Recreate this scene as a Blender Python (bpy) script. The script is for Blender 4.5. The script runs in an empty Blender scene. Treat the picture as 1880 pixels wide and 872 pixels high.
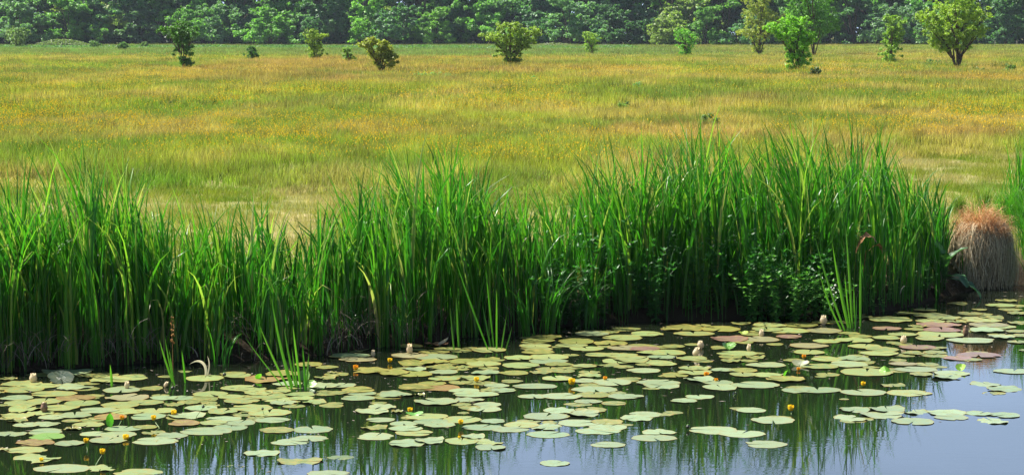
import bpy, math, random
import numpy as np
from mathutils import Vector, Matrix, Euler
random.seed(11)
R = np.random.default_rng(7)
rad = math.radians
C = bpy.context.scene.collection
sc = bpy.context.scene

# ------------------------------------------------------------------ camera, sky, sun, exposure
CAMH = 3.3; F = 3800.0; YH = 60.0
PITCH = math.atan((436 - YH) / F)
cam_d = bpy.data.cameras.new('camera'); cam = bpy.data.objects.new('camera', cam_d); C.objects.link(cam)
cam.location = (0, 0, CAMH); cam.rotation_euler = (math.pi/2 - PITCH, 0, 0)
cam_d.sensor_width = 36; cam_d.lens = 36 * F / 1880; cam_d.clip_end = 8000; cam_d.clip_start = .1
sc.camera = cam
SUN_EL, SUN_AZ = rad(56), rad(-67)       # azimuth from +Y towards +X (negative: sun stands beyond, to the left)
world = bpy.data.worlds.new('World'); sc.world = world; world.use_nodes = True
wn = world.node_tree; wn.nodes.clear()
sky = wn.nodes.new('ShaderNodeTexSky'); sky.sky_type = 'NISHITA'; sky.sun_disc = False
sky.sun_elevation = SUN_EL; sky.sun_rotation = SUN_AZ; sky.air_density = 1.0; sky.dust_density = .6; sky.ozone_density = 1.6
bg = wn.nodes.new('ShaderNodeBackground'); bg.inputs['Strength'].default_value = .05
wo = wn.nodes.new('ShaderNodeOutputWorld')
# bright thin cloud added low in the unseen sky, to brighten the pond's reflection
tcw = wn.nodes.new('ShaderNodeTexCoord'); sxw = wn.nodes.new('ShaderNodeSeparateXYZ'); wn.links.new(tcw.outputs['Generated'], sxw.inputs[0])
mz = wn.nodes.new('ShaderNodeMapRange'); mz.interpolation_type = 'SMOOTHSTEP'
for i_, v_ in ((1, .5), (2, .22), (3, 0), (4, 1)): mz.inputs[i_].default_value = v_
wn.links.new(sxw.outputs['Z'], mz.inputs[0])
my = wn.nodes.new('ShaderNodeMapRange'); my.interpolation_type = 'SMOOTHSTEP'
for i_, v_ in ((1, .2), (2, .8), (3, 0), (4, 1)): my.inputs[i_].default_value = v_
wn.links.new(sxw.outputs['Y'], my.inputs[0])
cn = wn.nodes.new('ShaderNodeTexNoise'); cn.inputs['Scale'].default_value = 3.2; cn.inputs['Detail'].default_value = 6
cm = wn.nodes.new('ShaderNodeMapping'); cm.inputs['Scale'].default_value = (1, 1, 3.5); wn.links.new(tcw.outputs['Generated'], cm.inputs[0]); wn.links.new(cm.outputs[0], cn.inputs['Vector'])
cr_ = wn.nodes.new('ShaderNodeMapRange')
for i_, v_ in ((1, .35), (2, .62), (3, .6), (4, 1)): cr_.inputs[i_].default_value = v_
wn.links.new(cn.outputs['Fac'], cr_.inputs[0])
m1 = wn.nodes.new('ShaderNodeMath'); m1.operation = 'MULTIPLY'; wn.links.new(mz.outputs[0], m1.inputs[0]); wn.links.new(my.outputs[0], m1.inputs[1])
m2 = wn.nodes.new('ShaderNodeMath'); m2.operation = 'MULTIPLY'; wn.links.new(m1.outputs[0], m2.inputs[0]); wn.links.new(cr_.outputs[0], m2.inputs[1])
cx_ = wn.nodes.new('ShaderNodeMix'); cx_.data_type = 'RGBA'; wn.links.new(m2.outputs[0], cx_.inputs[0]); wn.links.new(sky.outputs[0], cx_.inputs[6]); cx_.inputs[7].default_value = (9.0, 12.0, 17.8, 1)
wn.links.new(cx_.outputs[2], bg.inputs[0]); wn.links.new(bg.outputs[0], wo.inputs[0])
sd = bpy.data.lights.new('sun', 'SUN'); sd.energy = 5.0; sd.angle = rad(.53); sd.color = (1, .95, .86)
sun = bpy.data.objects.new('sun', sd); C.objects.link(sun)
sv = Vector((math.sin(SUN_AZ)*math.cos(SUN_EL), math.cos(SUN_AZ)*math.cos(SUN_EL), math.sin(SUN_EL)))
sun.rotation_euler = sv.to_track_quat('Z', 'Y').to_euler(); sun.location = (-30, 30, 60)
sc.view_settings.view_transform = 'Standard'; sc.view_settings.look = 'None'
sc.view_settings.exposure = 1.3; sc.view_settings.gamma = 1
sc.render.engine = 'CYCLES'
sc.cycles.max_bounces = 7; sc.cycles.diffuse_bounces = 3; sc.cycles.transmission_bounces = 3
sc.cycles.glossy_bounces = 2; sc.cycles.transparent_max_bounces = 4; sc.cycles.volume_bounces = 0
sc.cycles.use_denoising = True; sc.cycles.denoiser = 'OPENIMAGEDENOISE'; sc.cycles.denoising_input_passes = 'RGB_ALBEDO_NORMAL'; sc.cycles.denoising_prefilter = 'NONE'
sc.cycles.sample_clamp_indirect = 6

# ------------------------------------------------------------------ helpers
def P(px, py, z=0.0):
    """where the ray through photo pixel (px,py) meets the height z"""
    fx = (px - 940) / F; fy = -(py - 436) / F
    c, s = math.cos(PITCH), math.sin(PITCH)
    d = Vector((fx, c + fy*s, -s + fy*c))
    t = (z - CAMH) / d.z
    return Vector((d.x*t, d.y*t, z))
def H(px, py, D):
    """x and z of photo pixel at distance D along y"""
    fx = (px - 940) / F; fy = -(py - 436) / F
    c, s = math.cos(PITCH), math.sin(PITCH)
    d = Vector((fx, c + fy*s, -s + fy*c)); t = D / d.y
    return d.x*t, CAMH + d.z*t
def tag(o, label=None, cat=None, group=None, kind=None):
    if label: o['label'] = label
    if cat: o['category'] = cat
    if group: o['group'] = group
    if kind: o['kind'] = kind
    return o
def empty(name, loc, rz=0):
    o = bpy.data.objects.new(name, None); C.objects.link(o); o.location = loc; o.rotation_euler = (0, 0, rz)
    o.empty_display_size = .1
    return o
def npmesh(name, v, f, mat=None, attrs=None, smooth=False):
    """v (N,3), f (M,k) or list of polygons; attrs {name: float per vertex}"""
    me = bpy.data.meshes.new(name)
    v = np.asarray(v, dtype=np.float32)
    if isinstance(f, list):
        me.from_pydata([tuple(map(float, p)) for p in v], [], [tuple(map(int, q)) for q in f])
    else:
        f = np.asarray(f, dtype=np.int32); k = f.shape[1]
        me.vertices.add(len(v)); me.vertices.foreach_set('co', v.ravel())
        me.loops.add(f.size); me.loops.foreach_set('vertex_index', f.ravel())
        me.polygons.add(len(f)); me.polygons.foreach_set('loop_start', np.arange(0, f.size, k, dtype=np.int32))
        me.update(calc_edges=True)
    for a, vals in (attrs or {}).items():
        at = me.attributes.new(a, 'FLOAT', 'POINT'); at.data.foreach_set('value', np.asarray(vals, dtype=np.float32))
    me.polygons.foreach_set('use_smooth', np.full(len(me.polygons), smooth))
    if mat: me.materials.append(mat)
    return me
def mobj(name, me, parent=None, loc=None):
    o = bpy.data.objects.new(name, me); C.objects.link(o)
    if parent: o.parent = parent
    if loc is not None: o.location = loc
    return o
def join(parts):
    """parts: list of (v, f, attrs dict); faces of equal size"""
    vs, fs, n = [], [], 0; at = {}
    for v, f, a in parts:
        vs.append(v); fs.append(np.asarray(f) + n); n += len(v)
        for k, x in a.items(): at.setdefault(k, []).append(x)
    return np.concatenate(vs), np.concatenate(fs), {k: np.concatenate(x) for k, x in at.items()}
def smoothnoise(x, y, seed=0):
    xi = np.floor(x).astype(np.int64); yi = np.floor(y).astype(np.int64)
    fx = x - xi; fy = y - yi; fx = fx*fx*(3-2*fx); fy = fy*fy*(3-2*fy)
    def h(a, b):
        n = (a*374761393 + b*668265263 + seed*982451653) & 0x7fffffff
        n = (n ^ (n >> 13)) * 1274126177 & 0x7fffffff
        return ((n ^ (n >> 16)) & 0xffff) / 65535.0
    return (h(xi, yi)*(1-fx)+h(xi+1, yi)*fx)*(1-fy) + (h(xi, yi+1)*(1-fx)+h(xi+1, yi+1)*fx)*fy
def fbm(x, y, seed=0, o=3):
    r = 0; a = .5; t = 0
    for i in range(o):
        r = r + a*smoothnoise(x*2**i, y*2**i, seed+i); t += a; a *= .55
    return r / t

# ------------------------------------------------------------------ materials
def mat(name):
    m = bpy.data.materials.new(name); m.use_nodes = True; nt = m.node_tree; nt.nodes.clear()
    out = nt.nodes.new('ShaderNodeOutputMaterial')
    return m, nt, out
def N(nt, t, **k):
    n = nt.nodes.new(t)
    for a, b in k.items(): setattr(n, a, b)
    return n
def ramp(nt, src, stops):
    r = N(nt, 'ShaderNodeValToRGB'); e = r.color_ramp.elements
    while len(e) < len(stops): e.new(.5)
    for i, (p, c) in enumerate(stops): e[i].position = p; e[i].color = (*c, 1)
    nt.links.new(src, r.inputs[0]); return r.outputs[0]
def leaf_mat(name, stops, attr='tint', trans=.35, rough=.45, spec=.4, use_obj=False, tcol=(1.5, 1.9, .6), inst=False, tip=None, noise=0):
    """foliage: colour by a per-leaf attribute, part of the light passes through"""
    m, nt, out = mat(name); L = nt.links.new
    a = N(nt, 'ShaderNodeAttribute', attribute_name=attr)
    col = ramp(nt, a.outputs['Fac'], stops)
    if inst:
        ia = N(nt, 'ShaderNodeAttribute', attribute_name='col', attribute_type='INSTANCER')
        mx = N(nt, 'ShaderNodeMix', data_type='RGBA', blend_type='MULTIPLY'); mx.inputs[0].default_value = 1
        L(col, mx.inputs[6]); L(ia.outputs['Color'], mx.inputs[7]); col = mx.outputs[2]
    if tip:
        ta = N(nt, 'ShaderNodeAttribute', attribute_name='t')
        mr = N(nt, 'ShaderNodeMapRange'); mr.inputs[1].default_value = tip[1]; mr.inputs[2].default_value = tip[2]
        L(ta.outputs['Fac'], mr.inputs[0])
        mx = N(nt, 'ShaderNodeMix', data_type='RGBA'); L(mr.outputs[0], mx.inputs[0]); L(col, mx.inputs[6]); mx.inputs[7].default_value = (*tip[0], 1)
        col = mx.outputs[2]
    if use_obj:
        oi = N(nt, 'ShaderNodeObjectInfo')
        mx = N(nt, 'ShaderNodeMix', data_type='RGBA', blend_type='MULTIPLY'); mx.inputs[0].default_value = 1
        L(col, mx.inputs[6]); L(oi.outputs['Color'], mx.inputs[7]); col = mx.outputs[2]
    p = N(nt, 'ShaderNodeBsdfPrincipled'); p.inputs['Roughness'].default_value = rough; p.inputs['Specular IOR Level'].default_value = spec
    L(col, p.inputs['Base Color'])
    t = N(nt, 'ShaderNodeBsdfTranslucent')
    mt = N(nt, 'ShaderNodeMix', data_type='RGBA', blend_type='MULTIPLY'); mt.inputs[0].default_value = 1; mt.inputs[7].default_value = (*tcol, 1)
    mt.clamp_result = False
    L(col, mt.inputs[6]); L(mt.outputs[2], t.inputs[0])
    ms = N(nt, 'ShaderNodeMixShader'); ms.inputs[0].default_value = trans
    L(p.outputs[0], ms.inputs[1]); L(t.outputs[0], ms.inputs[2]); L(ms.outputs[0], out.inputs[0])
    return m
def flat_mat(name, c1, c2, scale=8, rough=.7, spec=.3, bump=0):
    m, nt, out = mat(name); L = nt.links.new
    tc = N(nt, 'ShaderNodeTexCoord'); no = N(nt, 'ShaderNodeTexNoise'); no.inputs['Scale'].default_value = scale; no.inputs['Detail'].default_value = 5
    L(tc.outputs['Object'], no.inputs['Vector'])
    col = ramp(nt, no.outputs['Fac'], [(.35, c1), (.65, c2)])
    p = N(nt, 'ShaderNodeBsdfPrincipled'); p.inputs['Roughness'].default_value = rough; p.inputs['Specular IOR Level'].default_value = spec
    L(col, p.inputs['Base Color'])
    if bump:
        b = N(nt, 'ShaderNodeBump'); b.inputs['Strength'].default_value = bump; L(no.outputs['Fac'], b.inputs['Height']); L(b.outputs[0], p.inputs['Normal'])
    L(p.outputs[0], out.inputs[0]); return m

M_REED = leaf_mat('reed_blade', [(0, (.012, .075, .012)), (.4, (.04, .17, .015)), (.75, (.1, .26, .02)), (.93, (.24, .34, .05)), (1, (.38, .33, .16))],
                  trans=.42, rough=.36, spec=.5, tcol=(1.5, 2.1, .7), tip=((.3, .32, .07), .8, 1.5))
M_WREED = leaf_mat('water_blade', [(0, (.05, .2, .02)), (1, (.14, .33, .04))], trans=.45, rough=.35, spec=.5, tcol=(1.6, 2.0, .7))
M_LITTER = leaf_mat('dead_blade', [(0, (.08, .06, .04)), (.6, (.2, .17, .13)), (1, (.38, .34, .29))], trans=.1, rough=.7, spec=.2, tcol=(1, .9, .7))
M_HERB = leaf_mat('herb_leaf', [(0, (.02, .09, .02)), (.6, (.05, .19, .035)), (1, (.13, .32, .06))], trans=.35, rough=.4, spec=.45, tcol=(1.5, 1.9, .7))
M_TREE = leaf_mat('tree_leaf', [(0, (.35, .42, .42)), (.5, (.8, .85, .85)), (1, (1.0, 1.0, .9))], use_obj=True, trans=.4, rough=.5, spec=.45, tcol=(1.5, 1.8, .6))
M_GRASS = leaf_mat('meadow_grass_blade', [(0, (.7, .75, .6)), (1, (1, 1, 1))], inst=True, trans=.4, rough=.6, spec=.2, tcol=(1.25, 1.3, .6), tip=((.5, .34, .17), .6, 1.6))
M_BARK = flat_mat('bark', (.05, .038, .026), (.13, .1, .075), 12, .9, .1, .4)
M_YEL = leaf_mat('yellow_petal', [(0, (.95, .68, .03)), (1, (.95, .72, .04))], trans=.35, rough=.4, spec=.4, tcol=(1, 1, .6))
M_ORA = leaf_mat('orange_petal', [(0, (.85, .36, .02)), (1, (.9, .4, .02))], trans=.35, rough=.4, spec=.4, tcol=(1, 1, .6))
M_WHT = leaf_mat('cream_petal', [(0, (.8, .74, .58)), (1, (.85, .8, .7))], trans=.55, rough=.5, spec=.4, tcol=(1.25, 1.15, .95))
M_SEP = flat_mat('brown_sepal', (.12, .06, .03), (.3, .18, .12), 40, .5, .4)
M_SEPG = flat_mat('green_sepal', (.1, .16, .05), (.3, .34, .16), 40, .5, .4)
M_DARK = flat_mat('dark_bud', (.015, .02, .012), (.06, .07, .04), 40, .4, .5)
M_STEM = flat_mat('stem_green', (.1, .2, .04), (.22, .3, .1), 30, .4, .4)
M_PALE = leaf_mat('dead_leaf_pale', [(0, (.6, .56, .42)), (1, (.8, .76, .62))], trans=.5, rough=.6, spec=.3, tcol=(1.1, 1.05, .9))
M_BROWN = flat_mat('dead_leaf_brown', (.12, .05, .02), (.4, .2, .09), 20, .6, .3)

def ground_mat():
    m, nt, out = mat('ground_soil_turf'); L = nt.links.new
    g = N(nt, 'ShaderNodeNewGeometry')
    n1 = N(nt, 'ShaderNodeTexNoise'); n1.inputs['Scale'].default_value = .9; n1.inputs['Detail'].default_value = 8; n1.inputs['Roughness'].default_value = .7
    L(g.outputs['Position'], n1.inputs['Vector'])
    col = ramp(nt, n1.outputs['Fac'], [(.3, (.1, .13, .03)), (.5, (.2, .2, .06)), (.62, (.33, .27, .13)), (.75, (.42, .34, .2))])
    sx = N(nt, 'ShaderNodeSeparateXYZ'); L(g.outputs['Position'], sx.inputs[0])
    mr = N(nt, 'ShaderNodeMapRange'); mr.inputs[1].default_value = .2; mr.inputs[2].default_value = .5; L(sx.outputs['Z'], mr.inputs[0])
    mx = N(nt, 'ShaderNodeMix', data_type='RGBA'); L(mr.outputs[0], mx.inputs[0]); mx.inputs[6].default_value = (.03, .022, .013, 1); L(col, mx.inputs[7])
    p = N(nt, 'ShaderNodeBsdfPrincipled'); p.inputs['Roughness'].default_value = .9; p.inputs['Specular IOR Level'].default_value = .1
    L(mx.outputs[2], p.inputs['Base Color'])
    n2 = N(nt, 'ShaderNodeTexNoise'); n2.inputs['Scale'].default_value = 25; n2.inputs['Detail'].default_value = 4; L(g.outputs['Position'], n2.inputs['Vector'])
    b = N(nt, 'ShaderNodeBump'); b.inputs['Strength'].default_value = .6; b.inputs['Distance'].default_value = .03; L(n2.outputs['Fac'], b.inputs['Height']); L(b.outputs[0], p.inputs['Normal'])
    L(p.outputs[0], out.inputs[0]); return m
def water_mat():
    m, nt, out = mat('pond_water'); L = nt.links.new
    g = N(nt, 'ShaderNodeNewGeometry')
    mp = N(nt, 'ShaderNodeMapping'); mp.inputs['Scale'].default_value = (5.0, 14, 1); L(g.outputs['Position'], mp.inputs['Vector'])
    n1 = N(nt, 'ShaderNodeTexNoise'); n1.inputs['Scale'].default_value = 1; n1.inputs['Detail'].default_value = 3; n1.inputs['Roughness'].default_value = .5
    L(mp.outputs[0], n1.inputs['Vector'])
    mp2 = N(nt, 'ShaderNodeMapping'); mp2.inputs['Scale'].default_value = (.5, 1.3, 1); L(g.outputs['Position'], mp2.inputs['Vector'])
    n2 = N(nt, 'ShaderNodeTexNoise'); n2.inputs['Scale'].default_value = 1; n2.inputs['Detail'].default_value = 2; L(mp2.outputs[0], n2.inputs['Vector'])
    mr = N(nt, 'ShaderNodeMapRange'); mr.inputs[1].default_value = .38; mr.inputs[2].default_value = .62; mr.inputs[3].default_value = .25; mr.inputs[4].default_value = 1
    L(n2.outputs['Fac'], mr.inputs[0])
    mu = N(nt, 'ShaderNodeMath', operation='MULTIPLY'); L(n1.outputs['Fac'], mu.inputs[0]); L(mr.outputs[0], mu.inputs[1])
    b = N(nt, 'ShaderNodeBump'); b.inputs['Strength'].default_value = 1; b.inputs['Distance'].default_value = .0007; L(mu.outputs[0], b.inputs['Height'])
    p = N(nt, 'ShaderNodeBsdfPrincipled'); p.inputs['Base Color'].default_value = (.008, .012, .006, 1)
    p.inputs['Roughness'].default_value = .015; p.inputs['IOR'].default_value = 1.333; p.inputs['Specular IOR Level'].default_value = .5
    L(b.outputs[0], p.inputs['Normal']); L(p.outputs[0], out.inputs[0]); return m
def pad_mat():
    m, nt, out = mat('lily_pad_skin'); L = nt.links.new
    oi = N(nt, 'ShaderNodeObjectInfo'); g = N(nt, 'ShaderNodeNewGeometry')
    n1 = N(nt, 'ShaderNodeTexNoise'); n1.inputs['Scale'].default_value = 14; n1.inputs['Detail'].default_value = 7; n1.inputs['Roughness'].default_value = .65; L(g.outputs['Position'], n1.inputs['Vector'])
    n2 = N(nt, 'ShaderNodeTexNoise'); n2.inputs['Scale'].default_value = 90; n2.inputs['Detail'].default_value = 3; L(g.outputs['Position'], n2.inputs['Vector'])
    al = N(nt, 'ShaderNodeSeparateColor'); L(oi.outputs['Color'], al.inputs[0])
    # wear: yellow-brown mottling, its amount by the alpha of the object's colour
    f1 = N(nt, 'ShaderNodeMapRange'); f1.inputs[1].default_value = .47; f1.inputs[2].default_value = .6; L(n1.outputs['Fac'], f1.inputs[0])
    f2 = N(nt, 'ShaderNodeMath', operation='MULTIPLY'); L(f1.outputs[0], f2.inputs[0]); L(oi.outputs['Alpha'], f2.inputs[1])
    mx = N(nt, 'ShaderNodeMix', data_type='RGBA'); L(f2.outputs[0], mx.inputs[0]); L(oi.outputs['Color'], mx.inputs[6]); mx.inputs[7].default_value = (.23, .205, .05, 1)
    e = N(nt, 'ShaderNodeAttribute', attribute_name='rim')
    mr = N(nt, 'ShaderNodeMix', data_type='RGBA', blend_type='MULTIPLY'); L(e.outputs['Fac'], mr.inputs[0]); L(mx.outputs[2], mr.inputs[6]); mr.inputs[7].default_value = (1.15, .8, .55, 1)
    sp = N(nt, 'ShaderNodeMapRange'); sp.inputs[1].default_value = .66; sp.inputs[2].default_value = .72; sp.inputs[4].default_value = .75; L(n2.outputs['Fac'], sp.inputs[0])
    mb = N(nt, 'ShaderNodeMix', data_type='RGBA'); L(sp.outputs[0], mb.inputs[0]); L(mr.outputs[2], mb.inputs[6]); mb.inputs[7].default_value = (.1, .09, .03, 1)
    p = N(nt, 'ShaderNodeBsdfPrincipled'); p.inputs['Specular IOR Level'].default_value = .5
    rr = N(nt, 'ShaderNodeMapRange'); rr.inputs[3].default_value = .22; rr.inputs[4].default_value = .55; L(n1.outputs['Fac'], rr.inputs[0]); L(rr.outputs[0], p.inputs['Roughness'])
    v = N(nt, 'ShaderNodeAttribute', attribute_name='vein')
    w = N(nt, 'ShaderNodeMath', operation='SINE'); L(v.outputs['Fac'], w.inputs[0])
    ad = N(nt, 'ShaderNodeMath', operation='MULTIPLY_ADD'); L(w.outputs[0], ad.inputs[0]); ad.inputs[1].default_value = .25; L(n1.outputs['Fac'], ad.inputs[2])
    b = N(nt, 'ShaderNodeBump'); b.inputs['Strength'].default_value = .5; b.inputs['Distance'].default_value = .004; L(ad.outputs[0], b.inputs['Height']); L(b.outputs[0], p.inputs['Normal'])
    L(mb.outputs[2], p.inputs['Base Color']); L(p.outputs[0], out.inputs[0]); return m
M_GROUND = ground_mat(); M_WATER = water_mat(); M_PAD = pad_mat()

# ------------------------------------------------------------------ bank line, ground, water
BL = [(-200, 700), (0, 686), (100, 678), (200, 672), (300, 665), (430, 664), (600, 652), (700, 638), (840, 622), (1000, 604), (1100, 594), (1200, 590), (1400, 588), (1600, 578), (1680, 562), (1750, 542), (1800, 530), (1880, 522), (2100, 514)]
_b = [P(x, y) for x, y in BL]
BX = np.array([p.x for p in _b]); BY = np.array([p.y for p in _b])
def bank(x): return np.interp(x, BX, BY)
def gz(x, y):
    """height of the ground"""
    u = y - bank(x)
    z = np.interp(u, [-60, -4, -1, 0, .35, 1.2, 2.4, 5], [-1.6, -1.1, -.35, -.02, .22, .42, .58, .6])
    return z + np.where(u > 1, .05*(fbm(x*.35, y*.35, 3)-.5) * np.clip(u-1, 0, 1), 0) + np.where(u > 8, .25*(fbm(x*.03, y*.03, 9)-.5)*np.clip((u-8)/30, 0, 1), 0)
xs = np.concatenate([[-1500, -900, -300, -120, -60, -30, -18], np.linspace(-12, 14, 150), [20, 32, 60, 120, 300, 900, 1500]])
us = np.concatenate([[-80, -30, -10, -4, -2, -1, -.4, -.1, 0, .1, .2, .35, .5, .7, .9, 1.2, 1.6, 2, 2.4], np.linspace(3, 30, 60), np.linspace(32, 120, 50), np.linspace(130, 460, 40), [600, 900, 1600]])
X, U = np.meshgrid(xs, us); Y = U + bank(X); Z = gz(X, Y)
v = np.stack([X.ravel(), Y.ravel(), Z.ravel()], 1); nx, ny = len(xs), len(us)
ii = (np.arange(ny-1)[:, None]*nx + np.arange(nx-1)[None, :]).ravel()
tag(mobj('ground', npmesh('ground', v, np.stack([ii, ii+1, ii+nx+1, ii+nx], 1), M_GROUND, smooth=True)), kind='structure')
wv = [(-300, -120, 0), (300, -120, 0), (300, 33, 0), (-300, 33, 0)]
tag(mobj('pond_water', npmesh('pond_water', wv, [(0, 1, 2, 3)], M_WATER)), kind='structure')

# ------------------------------------------------------------------ blades
def blades(base, h, az, lean, droop, width, tint, seg=6, fold=.25, twist=0.0, taper=1.0, wseed=None):
    """strap leaves: arrays of n; az = direction of lean; 3 verts across; returns v,f,attrs"""
    n = len(h); t = np.linspace(0, 1, seg+1)[None, :]                              # (1,S)
    h = h[:, None]; az_ = az[:, None]; lean = lean[:, None]; droop = droop[:, None]
    ang = lean*t + droop*np.clip(t-.45, 0, 1)**2*3.0                                # angle from vertical along the blade
    ds = h/seg
    dz = np.cumsum(np.cos(ang)*ds, 1) - np.cos(ang[:, :1])*ds
    dr = np.cumsum(np.sin(ang)*ds, 1) - np.sin(ang[:, :1])*ds
    cx, cy = np.cos(az_), np.sin(az_)
    px = base[:, 0:1] + dr*cx; py = base[:, 1:2] + dr*cy; pz = base[:, 2:3] + dz
    w = width[:, None] * np.clip(np.minimum(1.0, .55+1.6*t) * (1 - np.clip((t-.45)/.55, 0, 1)**1.6*taper), .03, 1)
    wa = (R.uniform(0, math.pi, n) if wseed is None else wseed)[:, None] + twist*t
    wx, wy = np.cos(wa), np.sin(wa)
    nxx, nyy = -wy, wx
    V = np.empty((n, seg+1, 3, 3))
    for k, s in enumerate((-.5, 0, .5)):
        off = 0 if s else fold
        V[:, :, k, 0] = px + wx*w*s + nxx*w*off; V[:, :, k, 1] = py + wy*w*s + nyy*w*off; V[:, :, k, 2] = pz
    idx = (np.arange(n)[:, None, None]*(seg+1)*3 + np.arange(seg)[None, :, None]*3 + np.arange(2)[None, None, :]).ravel()
    f = np.stack([idx, idx+1, idx+4, idx+3], 1)
    tt = np.broadcast_to(t[:, :, None], (n, seg+1, 3)).ravel()
    return V.reshape(-1, 3), f, {'tint': np.repeat(tint, (seg+1)*3), 't': tt}

# ------------------------------------------------------------------ reed bed
TOPX = [-120, 0, 50, 100, 170, 215, 260, 310, 360, 450, 520, 560, 610, 660, 700, 750, 800, 850, 900, 950, 1000, 1050, 1100, 1150, 1200, 1250, 1300, 1400, 1500, 1560, 1620, 1660, 1700, 1740, 1790]
TOPY = [350, 345, 330, 300, 272, 285, 305, 365, 368, 362, 368, 382, 362, 320, 320, 255, 270, 285, 305, 345, 350, 345, 272, 272, 275, 245, 228, 250, 220, 232, 240, 262, 310, 365, 440]
DENS = [1, 1, 1.1, 1.2, 1.3, 1.3, 1.15, .8, .65, .62, .62, .62, .8, 1, 1.05, 1.3, 1.3, 1.2, 1.0, .8, .8, .8, 1, 1, 1, 1.1, 1.1, 1.1, 1.1, 1.1, 1, 1, 1, .9, .35]
def topy(px): return np.interp(px, TOPX, TOPY)
NPL = 680
cand = []
while len(cand) < NPL:
    px = random.uniform(-110, 1790)
    if random.random() > np.interp(px, TOPX, DENS)/1.3: continue
    u = random.random()**1.15*1.75 + .02 + (.22 if 1170 < px < 1640 else .1 if 1000 < px <= 1170 else 0)
    if 290 < px < 640: u *= .75
    by = np.interp(px, [a for a, b in BL], [b for a, b in BL])
    q = P(px, by); x = q.x; y = float(bank(x)) + u; x = x*y/q.y
    y = float(bank(x)) + u
    cand.append((x, y, u, px))
cand.sort(key=lambda c: c[2])
LAND_R = [(-200, 60, 'the grey heap of dead litter'), (60, 150, 'the big dark tilted lily leaf'), (150, 255, 'the single upright blade in the water'), (255, 350, 'the pair of thin blades in water'),
          (350, 440, 'the bleached curled dead leaf'), (440, 580, 'the large bright shoot with floppy blades'), (580, 700, 'the cream bud in the dim water'), (700, 800, 'the orange cup flower'),
          (800, 940, 'the open green shoot in mid pond'), (940, 1080, 'the low arching sedge leaves'), (1080, 1230, 'the dim nettles at mid bank'), (1230, 1380, 'the pair of cream buds'),
          (1380, 1490, 'the sunlit mint clump'), (1490, 1600, 'the tallest shoot standing in water'), (1600, 1700, 'the white flowered herb'), (1700, 1900, 'the broad dock leaves')]
def reed_mesh(nb, hgt, kind):
    # fan of strap leaves from one root; heights follow the local profile
    hh = hgt * R.uniform(.4, 1.0, nb)**.7
    hh[0] = hgt; 
    a = R.uniform(0, 2*math.pi, nb)
    ln = np.abs(R.normal(0, .18, nb)); dr = np.abs(R.normal(0, .52, nb))
    br = R.random(nb) < .1; dr[br] += R.uniform(1.0, 2.8, br.sum())
    # the wind leans them to the left
    vx = ln*np.cos(a) - .09 + R.normal(0, .14); vy = ln*np.sin(a) + R.normal(0, .06); ln = np.hypot(vx, vy); a = np.arctan2(vy, vx)
    base = np.stack([R.normal(0, .035, nb), R.normal(0, .035, nb), np.full(nb, -.03)], 1)
    ti = np.clip(R.normal(.45, .22, nb) + R.normal(0, .1), 0, .9)
    dead = R.random(nb) < .1; ti[dead] = R.uniform(.92, 1, dead.sum())
    return blades(base, hh, a, ln, dr, R.uniform(.015, .041, nb), ti, seg=7, twist=R.uniform(-1.5, 1.5))
rest = []; nthing = 0
lab_r = {}
for i, (x, y, u, px) in enumerate(cand):
    z = float(gz(np.array(x), np.array(y)))
    _, ztop = H(px, float(topy(px)), y)
    hgt = (ztop - z) * random.choice([1.16, 1.1, 1.05, .98, .9]) * random.uniform(.94, 1.06)
    if random.random() < .035: hgt *= random.uniform(1.03, 1.1)
    if u < .25: hgt *= random.uniform(.6, .95)
    nb = random.randint(5, 8)
    v, f, a = reed_mesh(nb, hgt, 0)
    if i < 285:
        o = mobj('reed_plant', npmesh('reed_plant', v, f, M_REED, a, True), loc=(x, y, z))
        lm = next(t for a0, b0, t in LAND_R if a0 <= px < b0)
        lab_r.setdefault(lm, []).append((px, o))
    else:
        v = v + np.array([x, y, z]); rest.append((v, f, a))
ORD = 'first second third fourth fifth sixth seventh eighth ninth tenth eleventh twelfth thirteenth fourteenth fifteenth sixteenth seventeenth eighteenth nineteenth twentieth'.split()
def ordinal(i):
    if i < 20: return ORD[i]
    return {2: 'twenty', 3: 'thirty', 4: 'forty', 5: 'fifty'}[(i+1)//10] + ('-' + ORD[(i+1) % 10 - 1] if (i+1) % 10 else 'th')
for lm, lst in lab_r.items():
    for q, (_, o) in enumerate(sorted(lst, key=lambda t: t[0])):
        tag(o, 'green reed plant, ' + ordinal(q) + ' from left behind ' + lm, 'reed', 'reed plants at the waterline')
# short leaves filling the bed's foot
nb = 4200
pxs = R.uniform(-110, 1740, nb); us_ = R.uniform(.0, 1.7, nb)
x0 = np.array([P(p, float(np.interp(p, [a for a, b in BL], [b for a, b in BL]))).x for p in pxs]); y0 = bank(x0) + us_; x0 = x0*y0/bank(x0); y0 = bank(x0) + us_
dk = (pxs > 300) & (pxs < 630)
hh = R.uniform(.35, 1.15, nb) * np.where(dk, .8, 1)
rest.append(blades(np.stack([x0, y0, gz(x0, y0)-.02], 1), hh, R.uniform(0, 6.28, nb), np.abs(R.normal(0, .2, nb)), np.abs(R.normal(0, .5, nb)), R.uniform(.008, .02, nb), np.clip(R.normal(.3, .2, nb), 0, 1), seg=7))
v, f, a = join(rest)
tag(mobj('reeds', npmesh('reeds', v, f, M_REED, a, True)), 'dense mass of green reed leaves filling the bank behind', 'reeds', kind='stuff')

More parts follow.
